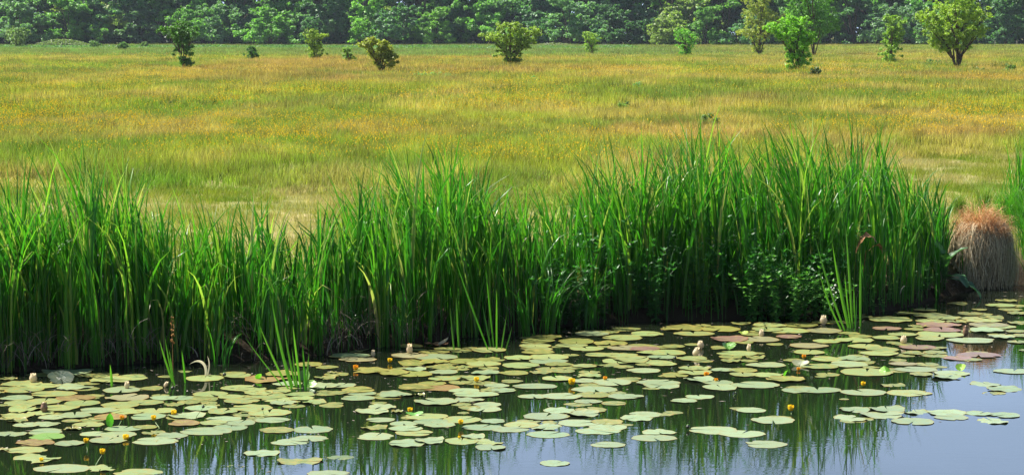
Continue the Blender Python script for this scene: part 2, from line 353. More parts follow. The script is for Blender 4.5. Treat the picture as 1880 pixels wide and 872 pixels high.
# bits floating on the pond
n = 900; qx = R.uniform(0, 1880, n); qy = np.interp(qx, [a for a, b in BL], [b for a, b in BL]) + 4 + np.abs(R.normal(0, 70, n))
pp_ = np.array([P(a_, min(b_, 900)) for a_, b_ in zip(qx, qy)]); sz_ = R.uniform(.003, .011, n); el_ = R.uniform(1, 4, n); an_ = R.uniform(0, 3.14, n)
ca, sa = np.cos(an_), np.sin(an_)
v = np.stack([np.stack([pp_[:, 0] + (ca*k1*el_ - sa*k2)*sz_, pp_[:, 1] + (sa*k1*el_ + ca*k2)*sz_, np.full(n, .0015)], 1) for k1, k2 in ((-1, 0), (0, -1), (1, 0), (0, 1))], 1).reshape(-1, 3)
tag(mobj('floating_debris', npmesh('floating_debris', v, np.arange(4*n).reshape(-1, 4), M_LITTER, {'tint': np.repeat(R.random(n), 4)})), 'small bits of plant debris floating on the pond', 'debris', kind='stuff')

# dead litter at the foot of the reeds
lp = []
for (xa, xb, n, ya) in [(-60, 95, 260, 0), (95, 190, 60, 0), (190, 330, 130, 0), (590, 770, 240, 0), (1000, 1120, 50, 0), (330, 590, 60, 0), (1400, 1740, 60, 0), (770, 1000, 50, 0)]:
    pxx = R.uniform(xa, xb, n); q = [P(p, float(np.interp(p, [a for a, b in BL], [b for a, b in BL]))) for p in pxx]
    bx = np.array([p.x for p in q]); u = R.uniform(-.12, .5, n); by = bank(bx) + u
    lp.append(blades(np.stack([bx, by, np.maximum(gz(bx, by), 0) + R.uniform(0, .22, n)], 1), R.uniform(.15, .5, n), R.uniform(0, 6.28, n), R.uniform(1.1, 2.0, n), R.uniform(-.3, .5, n), R.uniform(.004, .011, n), R.random(n), seg=5))
v, f, a = join(lp)
tag(mobj('dead_reed_litter', npmesh('dead_reed_litter', v, f, M_LITTER, a, True)), 'grey dry reed litter heaped at the waterline', 'reed litter', kind='stuff')

# ------------------------------------------------------------------ shoots standing in the water
def px_blade(p0, p1, D0, w, bend=0.0, seg=8):
    """one blade from waterline pixel p0 to tip pixel p1 (taken at the same distance)"""
    b = P(*p0); x1, z1 = H(p1[0], p1[1], b.y)
    return b, x1 - b.x, z1, w, bend
def strip(pts, w, mat_, parent, name='blade', tint=.5, origin=(0, 0, 0), base_w=.6):
    pts = np.array(pts, float) - np.array(origin); n = len(pts)
    t = np.linspace(0, 1, n); ww = w*np.minimum(1, base_w+1.5*t)*np.clip(1-np.clip((t-.5)/.5, 0, 1)**1.7, .04, 1)
    d = np.gradient(pts, axis=0); side = np.cross(d, np.array([.15, 1.0, .1])); side /= np.linalg.norm(side, axis=1)[:, None]+1e-9
    nn = np.cross(side, d); nn /= np.linalg.norm(nn, axis=1)[:, None]+1e-9
    v = np.stack([pts-side*ww[:, None]/2, pts+nn*ww[:, None]*.2, pts+side*ww[:, None]/2], 1).reshape(-1, 3)
    i = (np.arange(n-1)[:, None]*3+np.arange(2)).ravel()
    f = np.stack([i, i+1, i+4, i+3], 1)
    return mobj(name, npmesh(name, v, f, mat_, {'tint': np.full(len(v), tint), 't': np.repeat(t, 3)}, True), parent)
def curve_pts(b, dx, z1, dy=0, bend=0, n=9, droop=0, curl=0):
    t = np.linspace(0, 1, n)
    return np.stack([b.x + dx*(t + bend*t*(1-t)), b.y + dy*t*t, z1*(t + droop*t*(1-t)) - .08*(1-t)], 1)
def shoot(label, base, tips, group=None, name='water_reed_shoot'):
    """tips: (tip_x, tip_y, width, bend, base_dx)"""
    b0 = P(*base); t = empty(name, (b0.x, b0.y, 0)); tag(t, label, 'reed shoot', group)
    for k, (tx, ty, w, bend, bdx) in enumerate(tips):
        b = P(base[0]+bdx, base[1]+random.uniform(-4, 4)); x1, z1 = H(tx, ty, b.y)
        strip(curve_pts(b, x1-b.x, z1, random.uniform(-.12, .12), bend), w, M_WREED, t, 'blade', random.uniform(.1, 1), (b0.x, b0.y, 0))
    return t
shoot('large bright green shoot of splayed blades standing in water beside two upright leaves', (548, 712), [(499, 548, .026, .35, -8), (476, 596, .02, .2, -10), (450, 620, .012, .1, -16), (520, 600, .02, .15, -2), (540, 594, .022, .3, 6), (556, 633, .022, .1, 14), (535, 640, .018, 0, 0), (512, 618, .018, .2, -5), (566, 650, .02, .2, 12)])
shoot('loose green shoot with a long leaning blade, standing before the mid bank reeds', (904, 640), [(836, 476, .018, .1, -2), (892, 492, .018, .05, 4), (912, 530, .022, -.1, 8), (885, 560, .018, 0, 0), (930, 575, .014, .2, 14), (940, 600, .012, .3, 20)])
shoot('narrow upright shoot of three blades left of the loose mid pond shoot', (843, 640), [(838, 548, .022, 0, 0), (826, 566, .016, .1, -8), (834, 590, .016, -.1, 4)])
shoot('tallest green shoot with three long blades standing before the mint clump', (1560, 603), [(1499, 437, .024, .25, -4), (1526, 443, .024, .2, 0), (1554, 414, .028, -.1, 6), (1538, 482, .016, .1, 2), (1504, 497, .02, .4, -8), (1567, 520, .018, -.1, 10), (1548, 500, .016, .1, 4), (1575, 545, .014, 0, 10)])
shoot('single curved blade standing alone right of the tallest water shoot', (1580, 598), [(1581, 462, .026, .9, 0)])
shoot('single straight green blade standing alone among pads by the folded bud', (206, 712), [(204, 667, .026, 0, 0)])
shoot('pair of thin green blades rising from water left of a bleached dead leaf', (322, 704), [(293, 622, .02, .2, 0), (302, 618, .018, .3, 3), (312, 640, .014, .2, 0)])
shoot('lone thin green blade just left of the bleached curled dead leaf', (341, 706), [(337, 640, .02, .1, 0)])
# plant with long arching leaf in front of the reeds
t = empty('arching_sedge', P(640, 640)); tag(t, 'sedge with one long arching leaf bowed over dim litter at the bank', 'sedge')
for (x0_, y0_, xm, ym, x1_, y1_) in [(628, 632, 690, 548, 775, 606), (640, 640, 648, 560, 672, 590)]:
    D = P(x0_, y0_).y; a0 = np.array(P(x0_, y0_)); m0 = H(xm, ym, D); e0 = H(x1_, y1_, D)
    T_ = np.linspace(0, 1, 12); px_ = (1-T_)**2*a0[0] + 2*T_*(1-T_)*m0[0] + T_**2*e0[0]; pz_ = 2*T_*(1-T_)*(m0[1]*1.1) + T_**2*e0[1]
    strip(np.stack([px_, np.full(12, D-.1), pz_], 1), .014, M_WREED, t, 'blade', .3, tuple(P(640, 640)))
# low sedge clumps flopping over the water
def sedge(label, base, n, hgt, spread, w=.018, name='sedge_clump', tint=(.1, .5), group=None, z=None, lean=None, mat_=None):
    b = P(*base) if z is None else P(base[0], base[1], z); b.z = max(0, float(gz(np.array(b.x), np.array(b.y))))
    hh = hgt*R.uniform(.5, 1, n); 
    az = R.uniform(0, 6.28, n)
    if lean is not None: az = R.normal(lean, .9, n)
    v, f, a = blades(np.stack([R.normal(0, .05, n), R.normal(0, .04, n), np.full(n, -.02)], 1), hh, az, R.uniform(.15, spread, n), R.uniform(.2, 1.6, n), np.full(n, w)*R.uniform(.6, 1.1, n), R.uniform(*tint, n), seg=9)
    o = mobj(name, npmesh(name, v, f, mat_ or M_REED, a, True), loc=b); tag(o, label, 'sedge', group); return o
sedge('low sedge clump flopping right over the water beside the loose shoot', (1010, 612), 26, .95, .8, .022, lean=0)
sedge('low sedge clump with arching tips beside the dim nettles', (1085, 602), 22, .8, .9, .02)
sedge('small sedge clump bending left towards the loose mid pond shoot', (965, 618), 16, .75, .7, .02, lean=3.1)
sedge('sedge clump leaning over dead litter by the arching leaf', (735, 640), 14, .7, .8, .012)
sedge('thin dim sedge clump trailing on water right of the bleached dead leaf', (410, 672), 12, .6, 1.1, .014, lean=0)

# ------------------------------------------------------------------ grass tussock at the right bank
hb = P(1810, 531); hb.z = 0; T = empty('tussock', (hb.x, hb.y+.28, 0)); tag(T, 'round sedge tussock with hanging grey dead leaves and rusty straw top', 'tussock')
RW, TH = .365, .86
# core
th = np.linspace(0, 2*math.pi, 33)[:-1]; zz = np.array([-.1, .1, .3, .5, .68, .78, .82]); rr = np.array([.85, .9, .9, .86, .7, .45, .02])*RW
vv = np.array([[r*math.cos(a), r*math.sin(a)*.85, z] for z, r in zip(zz, rr) for a in th]); n = 32
ff = np.array([[k*n+i, k*n+(i+1) % n, (k+1)*n+(i+1) % n, (k+1)*n+i] for k in range(6) for i in range(n)])
mobj('core', npmesh('core', vv, ff, flat_mat('tussock_core', (.04, .03, .02), (.1, .08, .055), 14, .9, .1, .6), smooth=True), T)
def hang(n, r0, r1, ztop, zbot, mat_, tint, w=(.003, .007), seg=8):
    a = R.uniform(0, 2*math.pi, n); s = np.linspace(0, 1, seg+1)[None, :]
    rt = R.uniform(r0, r1, n)[:, None]; zt = R.uniform(*ztop, n)[:, None]; zb = R.uniform(*zbot, n)[:, None]
    rbase = (RW*R.uniform(.86, 1.16, n)*(1+.1*np.sin(a*3+1)+.04*np.sin(a*8)))[:, None]
    r = rt + (rbase-rt)*np.sin(np.clip(s*1.5, 0, 1)*math.pi/2) + R.normal(0, .03, n)[:, None]*s + .012*np.sin(s*9+a[:, None]*3)
    z = zt + .03*np.sin(np.clip(s*4, 0, math.pi)) + (zb-zt)*s**1.7
    aa = a[:, None] + R.normal(0, .3, n)[:, None]*s + .09*np.sin(s*6+R.uniform(0, 6, n)[:, None])
    ww = R.uniform(*w, n)[:, None]/2*np.ones_like(s)
    V = np.empty((n, seg+1, 3, 3))
    for k, q in enumerate((-1, 0, 1)):
        rad_ = r + (0.002 if q == 0 else 0)
        V[:, :, k, 0] = rad_*np.cos(aa) - q*ww*np.sin(aa); V[:, :, k, 1] = (rad_*np.sin(aa) + q*ww*np.cos(aa))*.85; V[:, :, k, 2] = z
    idx = (np.arange(n)[:, None, None]*(seg+1)*3 + np.arange(seg)[None, :, None]*3 + np.arange(2)[None, None, :]).ravel()
    return V.reshape(-1, 3), np.stack([idx, idx+1, idx+4, idx+3], 1), {'tint': np.repeat(R.uniform(*tint, n), (seg+1)*3), 't': np.tile(np.repeat(np.linspace(0, 1, seg+1), 3), n)}
M_SKIRT = leaf_mat('dry_skirt', [(0, (.16, .12, .07)), (.5, (.5, .4, .25)), (1, (.72, .62, .44))], trans=.08, rough=.75, spec=.15, tcol=(1, .9, .7))
M_STRAW = leaf_mat('rusty_straw', [(0, (.36, .18, .08)), (.5, (.6, .36, .18)), (1, (.7, .5, .3))], trans=.25, rough=.7, spec=.15, tcol=(1.2, .9, .6))
v, f, a = hang(2600, .1, .26, (.6, .86), (-.03, .2), M_SKIRT, (0, 1)); mobj('hanging_skirt', npmesh('hanging_skirt', v, f, M_SKIRT, a, True), T)
n = 2400; q = R.uniform(0, 2*math.pi, n); r_ = np.sqrt(R.random(n))*RW*.93; z0 = .9 - (r_/RW)**2.2*.3 + .06*np.sin(q*3) + .04*np.sin(q*7+1)
v, f, a = blades(np.stack([r_*np.cos(q), r_*np.sin(q)*.85, z0-.06+R.uniform(0, .1, n)], 1), R.uniform(.08, .3, n), q+R.normal(0, .9, n), R.uniform(.9, 2.3, n), R.uniform(.3, 1.4, n), R.uniform(.003, .006, n), R.random(n), seg=4)
mobj('straw_top', npmesh('straw_top', v, f, M_STRAW, a, True), T)
n = 70; q = R.uniform(0, 2*math.pi, n); r_ = np.sqrt(R.random(n))*RW*.7
v, f, a = blades(np.stack([r_*np.cos(q), r_*np.sin(q)+.15, np.full(n, .78)], 1), R.uniform(.25, .55, n), q, R.uniform(.1, .6, n), R.uniform(.1, 1, n), R.uniform(.004, .008, n), R.uniform(.5, .95, n), seg=6)
mobj('green_leaves', npmesh('green_leaves', v, f, M_REED, a, True), T)
# sedge tussocks right of / behind it
for i, (px, py, n, h_, lab) in enumerate([(1905, 432, 420, 1.3, 'large fine leaved sedge tussock arching left behind the rusty topped tussock'), (1950, 455, 380, 1.4, 'fine leaved sedge tussock at the far right, cut off beyond the bank'), (1860, 415, 200, .8, 'smaller sedge tussock fanning out just above the rusty topped tussock')]):
    b = P(px, py, .55); b.z = float(gz(np.array(b.x), np.array(b.y)))
    q = R.uniform(0, 6.28, n)
    v, f, a = blades(np.stack([R.normal(0, .12, n), R.normal(0, .12, n), np.full(n, -.02)], 1), h_*R.uniform(.5, 1, n), q, R.uniform(.1, .85, n), R.uniform(.1, 1.0, n), R.uniform(.006, .012, n), np.clip(R.normal(.5, .2, n), 0, 1), seg=8)
    tag(mobj('sedge_tussock', npmesh('sedge_tussock', v, f, M_REED, a, True), loc=b), lab, 'sedge')
sedge('dark hanging sedge clump at the waterline right of the rusty topped tussock', (1888, 512), 120, .95, 1.0, .009)
M_FINE = leaf_mat('fine_grass', [(0, (.1, .22, .03)), (1, (.3, .36, .08))], trans=.4, rough=.5, spec=.3, tcol=(1.4, 1.6, .6))
for (px, py, h_, lab) in [(1760, 405, .5, 'pale fine grass clump just above the left shoulder of the tussock'), (1805, 398, .6, 'pale fine grass clump directly above the rusty top of the tussock'), (1838, 405, .55, 'pale fine grass clump above the right shoulder of the tussock')]:
    sedge(lab, (px, py), 320, h_, .7, .006, name='grass_clump', tint=(0, 1), z=.55, mat_=M_FINE)
for (px, py, n, h_, w_, lab) in [(1882, 405, 60, 1.4, .022, 'tall broad bladed reeds leaning in at the right end of the bank'), (1868, 385, 16, .9, .016, 'thin reed plant above the sedge tussocks beyond the rusty topped tussock')]:
    b = P(px, py, .58); v, f, a = blades(np.stack([R.normal(0, .12, n), R.normal(0, .1, n), np.zeros(n)], 1), h_*R.uniform(.6, 1, n), R.uniform(0, 6.28, n), np.abs(R.normal(0, .25, n)), R.uniform(0, .6, n), np.full(n, w_), R.uniform(.3, .8, n), seg=7)
    tag(mobj('reed_plant', npmesh('reed_plant', v, f, M_REED, a, True), loc=b), lab, 'reed')

# ------------------------------------------------------------------ leafy herbs at the water's edge
def leafquad(c, d, up, l, w):
    """pointed leaf of 4 faces folded on its midrib: 5 verts"""
    d = d/np.linalg.norm(d); s = np.cross(d, up); s /= np.linalg.norm(s)+1e-9; nrm = np.cross(s, d)
    return np.array([c, c+d*l*.4+s*w/2+nrm*w*.15, c+d*l+nrm*(-l*.12), c+d*l*.4-s*w/2+nrm*w*.15, c+d*l*.45])
def herb_mesh(h, nst, spread, ll, tintc, branch=2):
    V, Fc, Ti, S = [], [], [], []
    for k in range(nst):
        b = np.array([R.normal(0, spread*.12), R.normal(0, spread*.1), -.02]); a = R.uniform(0, 6.28); ln = abs(R.normal(.2, .35)); hh = h*R.uniform(.6, 1)
        nn = int(hh/.055)
        pts = []
        for j in range(nn+1):
            t = j/nn; p = b + np.array([math.cos(a)*ln*hh*t*t, math.sin(a)*ln*hh*t*t, hh*t]); pts.append(p)
            if t < .03: continue
            for q in range(2 if t < .9 else 5):
                aa = j*1.57 + q*math.pi + R.normal(0, .3) if t < .9 else q*1.3
                el = R.uniform(-.3, .5) if t < .9 else R.uniform(.4, 1.1)
                d = np.array([math.cos(aa)*math.cos(el), math.sin(aa)*math.cos(el), math.sin(el)])
                l = ll*R.uniform(.6, 1.1)*(1-.4*t)
                m = leafquad(p, d, np.array([0, 0, 1.0])+R.normal(0, .25, 3), l, l*.42)
                n0 = len(V)*5; V.append(m); Fc += [(n0, n0+1, n0+4), (n0+1, n0+2, n0+4), (n0+2, n0+3, n0+4), (n0+3, n0, n0+4)]
                Ti.append(np.full(5, np.clip(tintc + R.normal(0, .15) + .25*t, 0, 1)))
        S.append(pts)
    return np.concatenate(V), np.array(Fc), {'tint': np.concatenate(Ti)}, S
def tube(paths, r, n=4):
    vs, fs, c = [], [], 0
    for pts in paths:
        pts = np.array(pts); k = len(pts)
        for i, p in enumerate(pts):
            d = pts[min(i+1, k-1)] - pts[max(i-1, 0)]; d = d/(np.linalg.norm(d)+1e-9)
            s = np.cross(d, [0.3, .9, .2]); s /= np.linalg.norm(s)+1e-9; u = np.cross(s, d)
            rr = r[i] if hasattr(r, '__len__') else r*(1-.5*i/(k-1))
            vs += [p + rr*(math.cos(2*math.pi*j/n)*s + math.sin(2*math.pi*j/n)*u) for j in range(n)]
        for i in range(k-1):
            for j in range(n): fs.append((c+i*n+j, c+i*n+(j+1) % n, c+(i+1)*n+(j+1) % n, c+(i+1)*n+j))
        c += k*n
    return np.array(vs), np.array(fs)
M_HST = flat_mat('herb_stem', (.05, .1, .03), (.12, .16, .06), 30, .5, .3)
def herb(name, lab, cat, group, px, py, h, nst, spread, ll, tc, u=None):
    b = P(px, py); 
    b.z = max(0, float(gz(np.array(b.x), np.array(b.y))))
    v, f, a, S = herb_mesh(h, nst, spread, ll, tc)
    tv, tf = tube(S, .005); v, f, a = join([(v, f, a), (tv, np.concatenate([tf[:, [0, 1, 2]], tf[:, [0, 2, 3]]]), {'tint': np.full(len(tv), .3)})])
    o = mobj(name, npmesh(name, v, f, M_HERB, a, False), loc=b); tag(o, lab, cat, group); return o
pos_words = ['leftmost', 'second from left', 'third from left', 'fourth from left', 'fifth from left', 'sixth from left', 'seventh from left', 'eighth from left', 'ninth from left', 'rightmost']
mints = [(1385, 590, .62), (1405, 584, .68), (1425, 592, .6), (1443, 586, .7), (1460, 592, .6), (1478, 588, .66), (1496, 584, .66), (1515, 590, .45), (1530, 582, .5), (1500, 572, .85)]
for k, (px, py, h) in enumerate(mints):
    herb('mint_plant', f'bright pointed leaved mint plant in front of dark reeds, {pos_words[k] if k < 9 else "tall one just behind the others"}', 'herb', 'mint plants along the right bank', px, py, h, 9, .06, .09, .8)
for k, (px, py, h) in enumerate([(1588, 574, .42), (1604, 577, .36), (1622, 577, .25)]):
    o = herb('white_flowered_herb', ['pale leaved flowering herb just right of the lone curved blade', 'pale leaved herb between two others right of the tallest shoot', 'smallest pale herb at the edge of the dark water right of the shoot'][k], 'herb', 'pale herbs by the tall shoot', px, py, h, 5, .05, .06, 1.0)
M_FLW = flat_mat('white_floret', (.6, .65, .5), (.8, .82, .7), 60, .6, .2)
def ball(c, r, seg=6, ring=4, sz=1.0):
    v = []; f = []
    for i in range(ring+1):
        ph = math.pi*i/ring
        for j in range(seg): v.append((c[0]+r*math.sin(ph)*math.cos(2*math.pi*j/seg), c[1]+r*math.sin(ph)*math.sin(2*math.pi*j/seg), c[2]+r*sz*math.cos(ph)))
    for i in range(ring):
        for j in range(seg): f.append((i*seg+j, i*seg+(j+1) % seg, (i+1)*seg+(j+1) % seg, (i+1)*seg+j))
    return np.array(v), np.array(f)
t = empty('burr_reed_fruit', P(1527, 592)); b0 = P(1527, 592); tag(t, 'stalk of round white green fruits leaning beside the tallest water shoot', 'plant')
e = H(1532, 532, b0.y)
pp = [np.array([0, 0, -.05]), np.array([.02, 0, .15]), np.array([e[0]-b0.x, 0, e[1]])]
tv, tf = tube([pp], .005); mobj('stem', npmesh('stem', tv, tf, M_STEM), t)
for k in range(9):
    v, f = ball((e[0]-b0.x + random.uniform(-.06, .07), random.uniform(-.05, .03), e[1]+random.uniform(-.07, .07)), random.uniform(.009, .014)); mobj('fruit', npmesh('fruit', v, f, M_FLW, smooth=True), t)
LB = ['nettle', 'nettle plants in the dim bank foliage']
net = []
for k in range(48):
    px = 985 + k*12.2 + random.uniform(-5, 5); by = float(np.interp(px, [a for a, b in BL], [b for a, b in BL]))
    py = by - random.uniform(-3, 16)
    herb('nettle_plant', 'dim broad leaved nettle, ' + ordinal(k if k < 18 else k-18) + ' from left below the ' + ('mid bank reeds' if k < 18 else 'tall reeds left of the mints') , 'nettle', 'nettles at the ' + ('mid bank' if k < 18 else 'foot of the tall reeds'), px, py, random.uniform(.4, 1.0), 6, .07, .13, .12)
herb('nettle_plant', 'tall sunlit leafy sprig climbing through the reeds above the mint clump', 'nettle', None, 1388, 566, 1.22, 2, .04, .1, .8)
herb('nettle_plant', 'leafy stem rising left of the mint clump into the shaded reeds', 'nettle', None, 1345, 575, 1.0, 2, .04, .1, .6)
for k in range(7):
    px = 1632 + k*17; by = float(np.interp(px, [a for a, b in BL], [b for a, b in BL]))
    herb('small_bank_herb', 'small dim herb, ' + ordinal(k) + ' from left at the waterline before the tussock', 'herb', 'small herbs left of the tussock', px, by-4, random.uniform(.25, .5), 7, .05, .06, .5)
# dock leaves
def broadleaf(n=10, m=6, L_=.5, W=.2, arch=.25, wav=.01):
    v = []; 
    for i in range(n+1):
        s = i/n; w = W*math.sin(math.pi*min(1, (s*.93+.04)))**.75/2
        for j in range(m+1):
            q = j/m*2-1
            v.append((L_*s, w*q, arch*L_*math.sin(s*2.2)-.5*arch*L_*s*s + abs(q)*w*.35 + wav*math.sin(s*20+q*2)*abs(q)))
    f = [(i*(m+1)+j, i*(m+1)+j+1, (i+1)*(m+1)+j+1, (i+1)*(m+1)+j) for i in range(n) for j in range(m)]
    return np.array(v), np.array(f)
M_DOCK = leaf_mat('dock_leaf', [(0, (.03, .1, .03)), (1, (.07, .17, .06))], trans=.3, rough=.35, spec=.5)
b = P(1735, 548); b.z = float(max(0, gz(np.array(b.x), np.array(b.y+.25)))); t = empty('dock_plant', (b.x, b.y+.2, b.z)); tag(t, 'dock plant with broad dark leaves hanging over water left of the tussock', 'plant')
for (rz, ry, L_, W) in [(-.5, .5, .55, .16), (-1.1, .2, .5, .19), (3.4, -.9, .6, .2), (-2.2, -.2, .5, .19), (.1, -.8, .5, .15), (2.2, -1.0, .6, .18), (-1.7, -.7, .5, .17), (3.9, -.5, .45, .17)]:
    v, f = broadleaf(L_=L_, W=W); o = mobj('leaf', npmesh('leaf', v, f, M_DOCK, {'tint': R.random(len(v))}, True), t, (0, 0, .12)); o.rotation_euler = (0, ry, rz)
# curled dead brown leaf hanging in the reeds
D = P(1590, 575).y
t0 = H(1590, 462, D); v, f = broadleaf(L_=.26, W=.1, arch=.9, wav=.015)
b = Vector((t0[0]-.13, D-.05, t0[1]-.02)); t = empty('withered_dock', (t0[0], D-.02, 0.0)); tag(t, 'withered dock stalk ending in curled rusty brown leaves above the herbs', 'dead plant')
o = mobj('curled_leaf', npmesh('curled_leaf', v, f, M_BROWN, smooth=True), t, (-.13, -.03, t0[1])); o.rotation_euler = (.4, -.2, 0)
o = mobj('curled_leaf', npmesh('curled_leaf', v*.7, f, M_BROWN, smooth=True), t, (.02, -.05, t0[1]+.02)); o.rotation_euler = (-.5, .5, .2)
tv, tf = tube([[np.array([0.02, .1, 0]), np.array([-.05, .05, .3]), np.array([-.02, 0, t0[1]*.8]), np.array([-.01, -.03, t0[1]+.02])]], .006); mobj('stem', npmesh('stem', tv, tf, M_BROWN), t)

# ------------------------------------------------------------------ flowers and buds (also the landmarks of the pads' labels)
LM = []     # (px, py, phrase)
def lathe(prof, n=10):
    v = [(r*math.cos(2*math.pi*j/n), r*math.sin(2*math.pi*j/n), z) for z, r in prof for j in range(n)]
    f = [(i*n+j, i*n+(j+1) % n, (i+1)*n+(j+1) % n, (i+1)*n+j) for i in range(len(prof)-1) for j in range(n)]
    return np.array(v), np.array(f)
def petal(L_, W, cup, open_, n=5, m=4):
    v = []
    for i in range(n+1):
        s = i/n; w = W*math.sin(math.pi*(.12+.8*s))**.8/2; r = open_*math.sin(s*math.pi*.62)*L_
        z = L_*s
        for j in range(m+1):
            q = (j/m*2-1); v.append((r - abs(q)**2*w*cup, w*q, z))
    f = [(i*(m+1)+j, i*(m+1)+j+1, (i+1)*(m+1)+j+1, (i+1)*(m+1)+j) for i in range(n) for j in range(m)]
    return np.array(v), np.array(f)
def stem_to(t, head, foot, r=.004):
    h_ = np.array(head); f_ = np.array(foot); m_ = (h_+f_)/2 + np.array([(f_-h_)[0]*.25, 0, -.012])
    tv, tf = tube([[f_, m_, h_]], r, 6); return mobj('stem', npmesh('stem', tv, tf, M_STEM, smooth=True), t)
def yellow(px, py, dpx, phrase, lab, stem=None, mat_=None, hz=.05):
    """head centre at pixel, diameter in photo pixels, foot of stem pixel"""
    D0 = P(px, py).y; D = P(px, py + hz*F/D0).y; x, z = H(px, py, D); d = dpx*D/F
    t = empty('yellow_water_lily', (x, D, 0)); tag(t, lab, 'flower', 'yellow water lily flowers on the pond')
    LM.append((px, py, phrase))
    for k in range(5):
        v, f = petal(d*.8, d*.85, .5, .55); a = k*2*math.pi/5 + .3; c, s = math.cos(a), math.sin(a)
        v = v @ np.array([[c, s, 0], [-s, c, 0], [0, 0, 1]]); v[:, 2] += z - d*.42
        mobj('petal', npmesh('petal', v, f, mat_ or M_YEL, smooth=True), t)
    v, f = lathe([(-.45*d, .05*d), (-.3*d, .3*d), (-.05*d, .42*d), (.1*d, .4*d), (.18*d, .2*d), (.2*d, .001)]); v[:, 2] += z; mobj('disc', npmesh('disc', v, f, M_YEL, smooth=True), t)
    ft = P(*(stem or (px+2, py+hz*F/D0+3))); stem_to(t, (0, 0, z-.4*d), (ft.x-x, ft.y-D, -.02))
    return t
YF = [
 (224, 766, 9, 'the orange flower by the upright leaf', 'small orange yellow flower on a leaning stem beside the green upright leaf', (214, 784), .06),
 (282, 766, 10, 'the yellow flower on a straight stem', 'small yellow flower on a straight stem right of the green upright leaf', (293, 789), .07),
 (231, 802, 12, 'the fat yellow flower on a pad', 'fat yellow flower resting on the edge of a pale pad near bottom left', None, .02),
 (158, 808, 10, 'the flower mirrored beside a pad', 'yellow flower mirrored in open water beside a ragged pad', None, .07),
 (188, 828, 11, 'the ragged flower on a curved stem', 'ragged yellow flower on a pale curved stem above the lowest left pads', (172, 856), .09),
 (76, 843, 8, 'the flower on a speckled pad', 'yellow flower lying on a speckled pale pad at lower left', None, .015),
 (319, 757, 11, 'the flat yellow flower in the big raft', 'flattened yellow flower among crowded pads of the big left raft', None, .015),
 (653, 674, 10, 'the orange flower in dark mid water', 'orange yellow flower left of the long olive pad in dark water', None, .03),
 (716, 661, 9, 'the half open pale yellow flower', 'half open pale yellow flower among pads behind the long olive pad', None, .03),
 (753, 752, 10, 'the flower with a stem lying left', 'yellow flower whose pale stem lies to the left between small pads', (738, 760), .03),
 (846, 774, 10, 'the flower leaning over dark water', 'yellow flower on a dark slanting stem above dark water', (856, 787), .05),
 (875, 696, 10, 'the flower behind the dark gap', 'yellow flower with a dark short stem among olive pads', (882, 706), .03),
 (843, 802, 5, 'the tiny yellow bud', 'tiny yellow bud on the rim of a pale pad', None, .015),
 (689, 614, 6, 'the small yellow flower by the litter', 'small yellow flower held high before dead litter at the bank', (695, 640), .12),
 (1050, 700, 13, 'the big flower mirrored in mid pond', 'big yellow flower mirrored in dark water in mid pond', None, .04),
 (1111, 694, 8, 'the withered orange flower', 'withered orange flower on a pad right of the big mirrored flower', None, .02),
 (1297, 687, 10, 'the upper of two orange flowers', 'orange flower at the end of a pad, upper of a close pair', None, .02),
 (1315, 697, 7, 'the lower of two orange flowers', 'small orange flower, lower of a close pair on overlapping pads', None, .015),
 (1476, 654, 8, 'the flower on the lifted leaf', 'orange flower on the tip of a lifted grey leaf', None, .05),
 (1452, 748, 12, 'the bright flower alone in open water', 'bright yellow flower standing alone in open dark water', None, .05),
 (1585, 704, 9, 'the flower on a long lying stem', 'yellow flower at the end of a long pale stem lying left', (1552, 712), .03),
 (1466, 677, 7, 'the flower below the lifted leaf', 'small orange flower on dark water just below the lifted grey leaf', None, .015),
]
for (px, py, d, ph, lab, st, hz) in YF: yellow(px, py, d*1.12, ph, lab, st, M_ORA if 'orange' in lab.split()[:2] or 'orange' in lab[:18] else None, hz)
def white(px, py, w, h, phrase, lab, col=M_WHT, sep=M_SEP, tilt=0, foot=None, nsep=3):
    """closed bud: pixel of the middle"""
    D0 = P(px, py).y; D = P(px, py + h/2).y; x, z = H(px, py, D); W = w*D/F; Hh = h*D/F
    t = empty('white_water_lily', (x, D, 0)); tag(t, lab, 'flower bud', 'white water lily buds on the pond'); LM.append((px, py, phrase))
    z0 = z - Hh/2
    v, f = lathe([(0, .15*W), (Hh*.15, .4*W), (Hh*.45, .5*W), (Hh*.75, .36*W), (Hh*.93, .16*W), (Hh, .02*W)], 14); 
    v[:, 0] += v[:, 2]*math.tan(tilt); v[:, 2] += z0; mobj('inner_petals', npmesh('inner_petals', v, f, col, smooth=True), t)
    for k in range(nsep+1):
        v, f = petal(Hh*1.02, W*.7, .8, .12); a = k*2*math.pi/(nsep+1) - 1.2; c, s = math.cos(a), math.sin(a)
        v = v*np.array([W/Hh*1.5 if Hh > W*1.5 else 1, 1, 1]); v[:, 0] += W*.2
        v = v @ np.array([[c, s, 0], [-s, c, 0], [0, 0, 1]]); v[:, 0] += v[:, 2]*math.tan(tilt); v[:, 2] += z0 - .004
        mobj('sepal', npmesh('sepal', v, f, sep if k == 2 or sep is col else col, smooth=True), t)
    stem_to(t, (0, 0, z0+.01), (.01, .01, -.05), .006); return t
white(61, 693, 15, 18, 'the brown sided cream bud', 'cream bud with brown sides standing left of the dark tilted leaf')
white(81, 747, 14, 19, 'the purplish pointed bud', 'purplish pointed bud standing on crowded pads at the left', M_SEP, M_WHT)
white(233, 706, 10, 15, 'the bud by the single blade', 'small green white bud right of the single upright blade', M_WHT, M_SEPG)
white(303, 705, 8, 11, 'the small folded pink bud', 'small folded pinkish bud left of the thin blades', M_WHT, M_SEP, .3)
white(752, 640, 12, 20, 'the orange cup flower', 'pale bud standing inside an orange cup before dim water', M_WHT, M_ORA)
